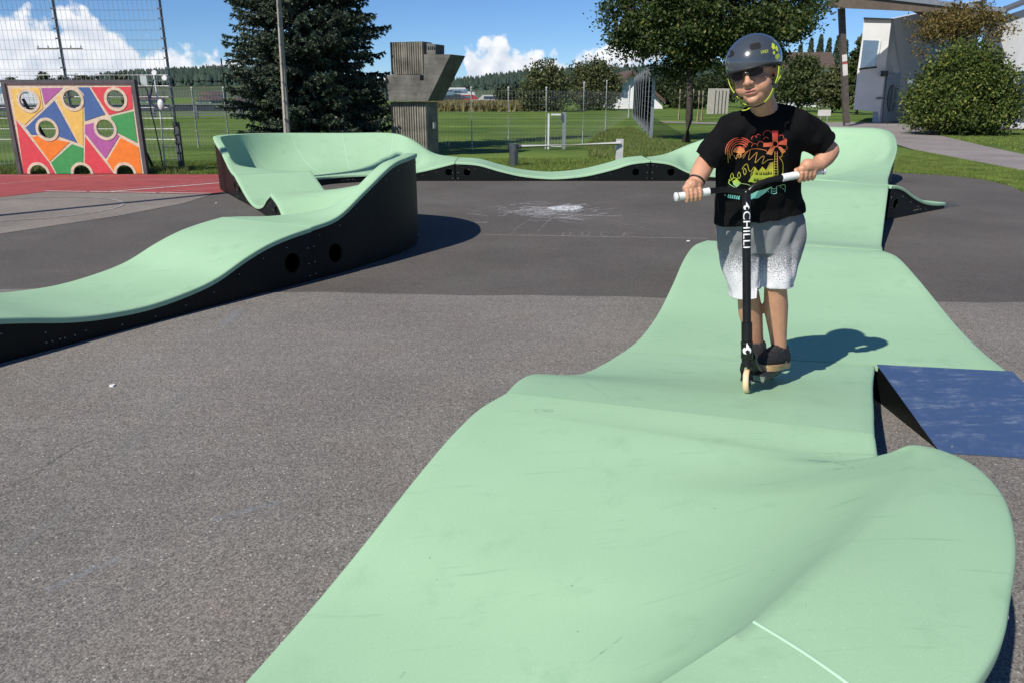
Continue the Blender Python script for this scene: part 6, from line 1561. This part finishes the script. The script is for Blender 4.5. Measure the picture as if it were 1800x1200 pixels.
def stroke(pts, w=5, closed=False):
    pts = [zq(*p) for p in pts]; P_ = catmull([(a, b, 0) for a, b in pts], max(6, len(pts) * 6)); w = w / 6.; out = []
    for i in range(len(P_)):
        t = P_[min(i + 1, len(P_) - 1)] - P_[max(i - 1, 0)]; n_ = np.array([-t[1], t[0]]); n_ = n_ / (np.linalg.norm(n_) + 1e-9) * w / 2
        out += [pcast(P_[i][0] + n_[0], P_[i][1] + n_[1]), pcast(P_[i][0] - n_[0], P_[i][1] - n_[1])]
    if any(p is None for p in out): return
    PR.add(out, [(2 * i, 2 * i + 1, 2 * i + 3, 2 * i + 2) for i in range(len(P_) - 1)])
def fill(poly):
    q = [zq(*p) for p in poly]; bm2 = bmesh.new(); vs_ = [bm2.verts.new((a, b, 0)) for a, b in q]
    for t in tessellate_polygon([[Vector((a, b, 0)) for a, b in q]]):
        try: bm2.faces.new([vs_[i] for i in t])
        except ValueError: pass
    bmesh.ops.subdivide_edges(bm2, edges=bm2.edges[:], cuts=3, use_grid_fill=True); bm2.verts.index_update()
    pts = [pcast(v.co.x, v.co.y) for v in bm2.verts]
    if all(p is not None for p in pts): PR.add(pts, [tuple(v.index for v in f.verts) for f in bm2.faces])
    bm2.free()
def arc(cx, cy, r_, a0, a1, n=10): return [(cx + r_ * math.cos(R(a0 + (a1 - a0) * k / n)), cy - r_ * math.sin(R(a0 + (a1 - a0) * k / n))) for k in range(n + 1)]
for r_, a0, a1 in ((85, 35, 205), (108, 40, 205), (130, 50, 195), (150, 95, 190), (150, 48, 85)): stroke(arc(362, 405, r_, a0, a1), 9)
fill(arc(355, 408, 62, 0, 180, 14) + [(330, 440), (350, 415), (375, 465), (385, 420)][::-1])
cl = lambda *c: [stroke(arc(x, y, r_, a0, a1), 5) for x, y, r_, a0, a1 in c]
cl((515, 265, 28, 20, 200), (560, 245, 26, 20, 180), (655, 225, 45, 20, 190), (470, 330, 30, 30, 200), (520, 350, 32, 10, 190), (580, 320, 26, 20, 190), (640, 275, 26, 20, 190), (800, 250, 24, -30, 160), (835, 290, 24, -60, 120), (840, 360, 22, -100, 60), (790, 440, 20, -90, 50), (430, 350, 26, 60, 230))
# windmill sails and tower
fill([(702, 182), (768, 180), (762, 295), (710, 298)]); fill([(612, 310), (705, 305), (705, 350), (610, 352)]); fill([(775, 300), (858, 268), (858, 335), (772, 328)])
fill([(690, 355), (735, 355), (700, 440), (640, 425)]); fill([(760, 350), (795, 350), (848, 400), (812, 428)])
stroke(arc(737, 322, 30, 0, 360, 16), 10)
stroke([(733, 400), (728, 520), (724, 660)], 6); stroke([(758, 400), (760, 520), (766, 660)], 6)
for k in range(9): stroke([(732 - k * .8, 425 + k * 28), (745, 424 + k * 28), (759 + k * .8, 423 + k * 28)], 5)
stroke([(775, 455), (815, 520), (818, 600), (812, 650)], 5)
# hills, grass and leaves
stroke([(385, 460), (440, 400), (520, 372), (620, 385), (650, 400)], 5); stroke([(395, 475), (450, 395), (470, 400), (455, 490), (520, 430), (545, 415), (525, 520), (590, 460), (620, 455), (600, 530), (660, 490), (710, 485)], 5)
stroke([(300, 440), (325, 480), (340, 430), (360, 470), (385, 400)], 6)
stroke([(240, 380), (238, 450), (240, 520)], 6); stroke([(262, 360), (255, 420), (262, 480)], 6)
fill([(520, 560), (560, 610), (600, 560), (640, 600), (680, 520), (718, 510), (716, 660), (640, 690), (560, 735), (450, 720), (500, 640), (510, 590)])
for (a, b) in ((415, 610), (355, 650), (495, 650), (280, 660)): stroke([(a, b + 40), (a - 16, b + 5), (a, b - 32), (a + 16, b + 5), (a, b + 40)], 5)
stroke([(385, 590), (410, 550), (440, 535), (460, 600), (480, 610), (510, 565)], 5)
fill([(285, 715), (330, 690), (378, 735), (330, 780), (295, 750)]); stroke([(255, 690), (250, 740), (320, 785)], 7); stroke([(378, 738), (440, 748), (485, 765)], 6); stroke([(262, 710), (300, 680), (345, 690)], 6)
fill([(480, 905), (480, 850), (540, 820), (620, 800), (700, 770), (640, 830), (590, 870), (560, 890), (520, 900)]); stroke([(695, 770), (695, 850)], 6); stroke([(752, 765), (750, 845)], 6)
for k in range(3): stroke([(696, 785 + k * 25), (724, 797 + k * 25), (752, 785 + k * 25)], 6)
stroke([(770, 765), (838, 755), (838, 828)], 5); stroke([(820, 790), (818, 800)], 9); stroke([(665, 820), (663, 830)], 9); stroke([(795, 775), (793, 785)], 9)
for k in range(6): stroke([(250 + k * 22, 855 + k * 3), (238 + k * 22, 878 + k * 4), (250 + k * 22, 890 + k * 2)], 11)
stroke([(205, 858), (212, 866)], 10)
PR.build('shirt_print', M_PRINT, shirt, smooth='all', fix=False, kind='stuff')
DARK = MB(); PR2, PR = PR, DARK
for (a, b, n_) in ((535, 628, 2), (575, 630, 2), (612, 628, 4), (665, 625, 3), (515, 695, 3), (560, 700, 3), (650, 690, 2)):
    for k in range(n_): fill([(a + k * 16 - 7, b + 18), (a + k * 16, b - 20), (a + k * 16 + 7, b + 18)])
stroke(arc(510, 905, 10, 0, 180), 6); stroke(arc(600, 890, 22, 20, 160), 6)
if DARK.v: 
    DARK.v = [tuple(Vector(p) + (Vector((0, 0, CAM_H)) - Vector(p)).normalized() * .0012) for p in DARK.v]; DARK.build('print_details', M_SHIRT, shirt, fix=False, kind='stuff')
PR = PR2
# ================================================================== chalk, worn paint and small litter on the asphalt
def worn(name, c, lo, hi, scale, strength=1.0):
    m, nt, b = mat_base(name); N = nt.nodes; L = nt.links
    tc = N.new('ShaderNodeTexCoord'); n = N.new('ShaderNodeTexNoise'); n.inputs['Scale'].default_value = scale; n.inputs['Detail'].default_value = 5; n.inputs['Roughness'].default_value = .75; L.new(tc.outputs['Object'], n.inputs['Vector'])
    mr = N.new('ShaderNodeMapRange'); mr.inputs['From Min'].default_value = lo; mr.inputs['From Max'].default_value = hi; mr.inputs['To Max'].default_value = strength; L.new(n.outputs[0], mr.inputs['Value'])
    b.inputs['Base Color'].default_value = c4(c); b.inputs['Roughness'].default_value = .9; L.new(mr.outputs[0], b.inputs['Alpha'])
    return m
M_CHALK = worn('white_chalk', (.75, .76, .78), .38, .62, 60, .85); M_CHALK_F = worn('faint_chalk', (.5, .48, .47), .42, .68, 50, .55)
M_OLDPAINT = worn('worn_blue_grey_paint', (.34, .37, .40), .40, .66, 90, .6); M_OLDFAINT = worn('faint_old_line', (.31, .32, .33), .44, .72, 80, .38)
M_CRACK = worn('asphalt_crack', (.02, .02, .02), .35, .6, 25, .6); M_CHALK_B = worn('bright_chalk_patch', (.82, .84, .88), .40, .58, 18, .9)
def ground_ribbon(mb, pts, w, z):
    P_ = catmull([tuple(P(x, y)) for x, y in pts], max(4, 5 * len(pts))); out = []
    for i in range(len(P_)):
        t = P_[min(i + 1, len(P_) - 1)] - P_[max(i - 1, 0)]; n_ = np.array([-t[1], t[0], 0]); n_ /= np.linalg.norm(n_) + 1e-9
        out += [tuple(P_[i] + n_ * w / 2 + np.array([0, 0, z])), tuple(P_[i] - n_ * w / 2 + np.array([0, 0, z]))]
    mb.add(out, [(2 * i, 2 * i + 1, 2 * i + 3, 2 * i + 2) for i in range(len(P_) - 1)])
rnd = random.Random(4)
cs = MB()
for k in range(150):
    x = rnd.gauss(945, 42); y = 372 + rnd.gauss(0, 6.5); L_ = rnd.uniform(8, 45); a = rnd.choice([rnd.uniform(-.18, .05), rnd.uniform(-.5, .3)])
    ground_ribbon(cs, [(x, y), (x + L_ * .5, y + L_ * .5 * math.tan(a) * .5 + rnd.uniform(-1.5, 1.5)), (x + L_, y + L_ * math.tan(a) * .5)], rnd.uniform(.008, .022), .002)
ch = thing('chalk_scribble', 'white chalk scribble on the dark asphalt in the middle', 'chalk drawing', P(950, 372))
cs.build('strokes', M_CHALK, ch, fix=False, kind='stuff')
pm = MB(); poly = [(962, 365), (985, 362.5), (1012, 362), (1026, 364.5), (1020, 368.5), (1005, 371), (985, 371), (968, 369)]
pm.add([tuple(P(a, b) + Vector((0, 0, .0026))) for a, b in poly], [tuple(range(len(poly)))]); pm.build('filled_patch', M_CHALK_B, ch, fix=False)
fm = MB()
for pts in ([(1150, 337), (1120, 345), (1080, 353), (1020, 362)], [(740, 352), (790, 362), (860, 374)], [(760, 352), (800, 361), (870, 366)], [(1010, 378), (1060, 384), (1090, 392), (1150, 406)], [(1010, 372), (1080, 376), (1140, 378)], [(940, 380), (910, 400), (900, 410)], [(968, 384), (945, 408)], [(900, 360), (980, 350), (1060, 342)]):
    ground_ribbon(fm, pts, .014, .0014)
for k in range(60):
    x = rnd.uniform(820, 1180); y = rnd.uniform(345, 400); ground_ribbon(fm, [(x, y), (x + rnd.uniform(4, 26), y + rnd.uniform(-3, 3))], rnd.uniform(.006, .014), .0017)
fo = fm.build('chalk_marks', M_CHALK_F, ch, fix=False, kind='stuff')
# chalked word and the long line below it
wd_ = MB()
for pts in ([(990, 409), (989, 415)], [(990, 409), (1000, 408.5), (1003, 411.5), (996, 415.5), (989, 415.5)], [(1025, 409), (1022, 413), (1028, 415.5), (1034, 413), (1037, 409)], [(1070, 408.5), (1060, 409), (1055, 412.5), (1062, 415.5), (1072, 415)], [(1098, 409), (1094, 416)], [(1114, 409.5), (1097, 413), (1116, 416.5)]):
    ground_ribbon(wd_, pts, .020, .0021)
w_ = thing('chalk_word', 'short chalked word in big letters above the long chalk line', 'chalk writing', P(1050, 412)); wd_.build('letters', worn('pinkish_chalk', (.55, .50, .49), .40, .68, 60, .45), w_, fix=False, kind='stuff')
ll = MB(); ground_ribbon(ll, [(850, 413), (950, 414.5), (1060, 416.5), (1150, 418), (1245, 420)], .018, .0018); lo_ = ll.build('chalk_line', worn('long_chalk_line', (.55, .50, .49), .3, .6, 40, .75), None, fix=False, loc=P(1000, 415)); tag(lo_, 'long thin chalk line crossing the dark asphalt', 'chalk line')
# worn paint strips and cracks on the near asphalt
for pts, w, m_, lab in (([(372, 915), (430, 900), (495, 882)], .035, M_OLDPAINT, 'short worn blue-grey paint strip near the middle of the near asphalt'), ([(82, 1040), (150, 1008), (216, 982)], .035, M_OLDPAINT, 'short worn blue-grey paint strip at the lower left'),
                        ([(425, 546), (405, 560), (392, 572)], .07, M_OLDPAINT, 'pale blue worn paint patch by the wave segment'), ([(0, 990), (120, 890), (240, 770), (320, 690), (380, 600), (430, 545)], .05, M_OLDFAINT, 'long faint worn line across the near asphalt'),
                        ([(735, 625), (745, 580), (772, 548)], .03, M_OLDFAINT, 'faint worn white line mark in the middle of the near asphalt')):
    q = MB(); ground_ribbon(q, pts, w, .0058); o = q.build('paint_mark', m_, None, fix=False, loc=P(*pts[1])); tag(o, lab, 'paint mark')
q = MB(); crack = [(5, 857), (30, 850), (48, 842), (62, 836), (75, 825), (88, 815), (110, 800), (140, 783), (180, 770)]
ground_ribbon(q, crack, .005, .0052); o = q.build('crack', M_CRACK, None, fix=False, loc=P(60, 838)); tag(o, 'thin dark crack in the asphalt at the left edge', 'crack')
# scattered pale grit and litter
M_LIT = simple('white_litter', (.75, .75, .72), .7)
for x, y, s_, lab in ((198, 679, .022, 'small white scrap on the near asphalt at the left'), (1210, 425, .028, 'tiny white chalk piece beside the junction segment'), (380, 358, .02, 'small white pebble on the dark asphalt below the left turn')):
    c_ = P(x, y); m2 = MB(); pts = [(rnd.uniform(.6, 1) * s_ * math.cos(a), rnd.uniform(.5, .9) * s_ * math.sin(a)) for a in np.linspace(0, 6.28, 8)[:-1]]
    m2.prism(pts, .004, .012, lambda u, v, w: (c_.x + u, c_.y + v, w)); o = m2.build('litter', M_LIT, None, loc=c_); tag(o, lab, 'litter')
# skid marks on the green surface in front of the rider
M_SKID = worn('rubber_skid', (.14, .2, .16), .45, .75, 40, .4)
def skid(pts, w, bvh, parent):
    P_ = catmull([(a, b, 0) for a, b in pts], 5 * len(pts)); out = []
    for i in range(len(P_)):
        t = P_[min(i + 1, len(P_) - 1)] - P_[max(i - 1, 0)]; n_ = np.array([-t[1], t[0]]); n_ = n_ / (np.linalg.norm(n_) + 1e-9) * w / 2
        for s_ in (1, -1):
            h, nn = cast(P_[i][0] + n_[0] * s_, P_[i][1] + n_[1] * s_, bvh)
            if h is None: return
            out.append(h + Vector((0, 0, .0012)))
    MB().add(out, [(2 * i, 2 * i + 1, 2 * i + 3, 2 * i + 2) for i in range(len(P_) - 1)]).build('skid_mark', M_SKID, parent, fix=False)
for pts, w in (([(1420, 808), (1460, 812), (1500, 820)], 3), ([(1450, 826), (1485, 823), (1520, 820)], 3), ([(940, 722), (955, 720), (972, 722)], 7), ([(770, 795), (790, 792), (812, 798)], 4), ([(1020, 1175), (1060, 1145), (1095, 1118)], 2.5), ([(700, 1195), (712, 1180)], 3)):
    skid(pts, w, B_TURN, near_turn)
for pts, w in (([(1148, 623), (1158, 617), (1166, 612)], 2.5), ([(1020, 668), (1060, 690), (1080, 705)], 1.5), ([(1040, 650), (1120, 662), (1200, 680)], 4)): skid(pts, w, B_RIDE, ride)
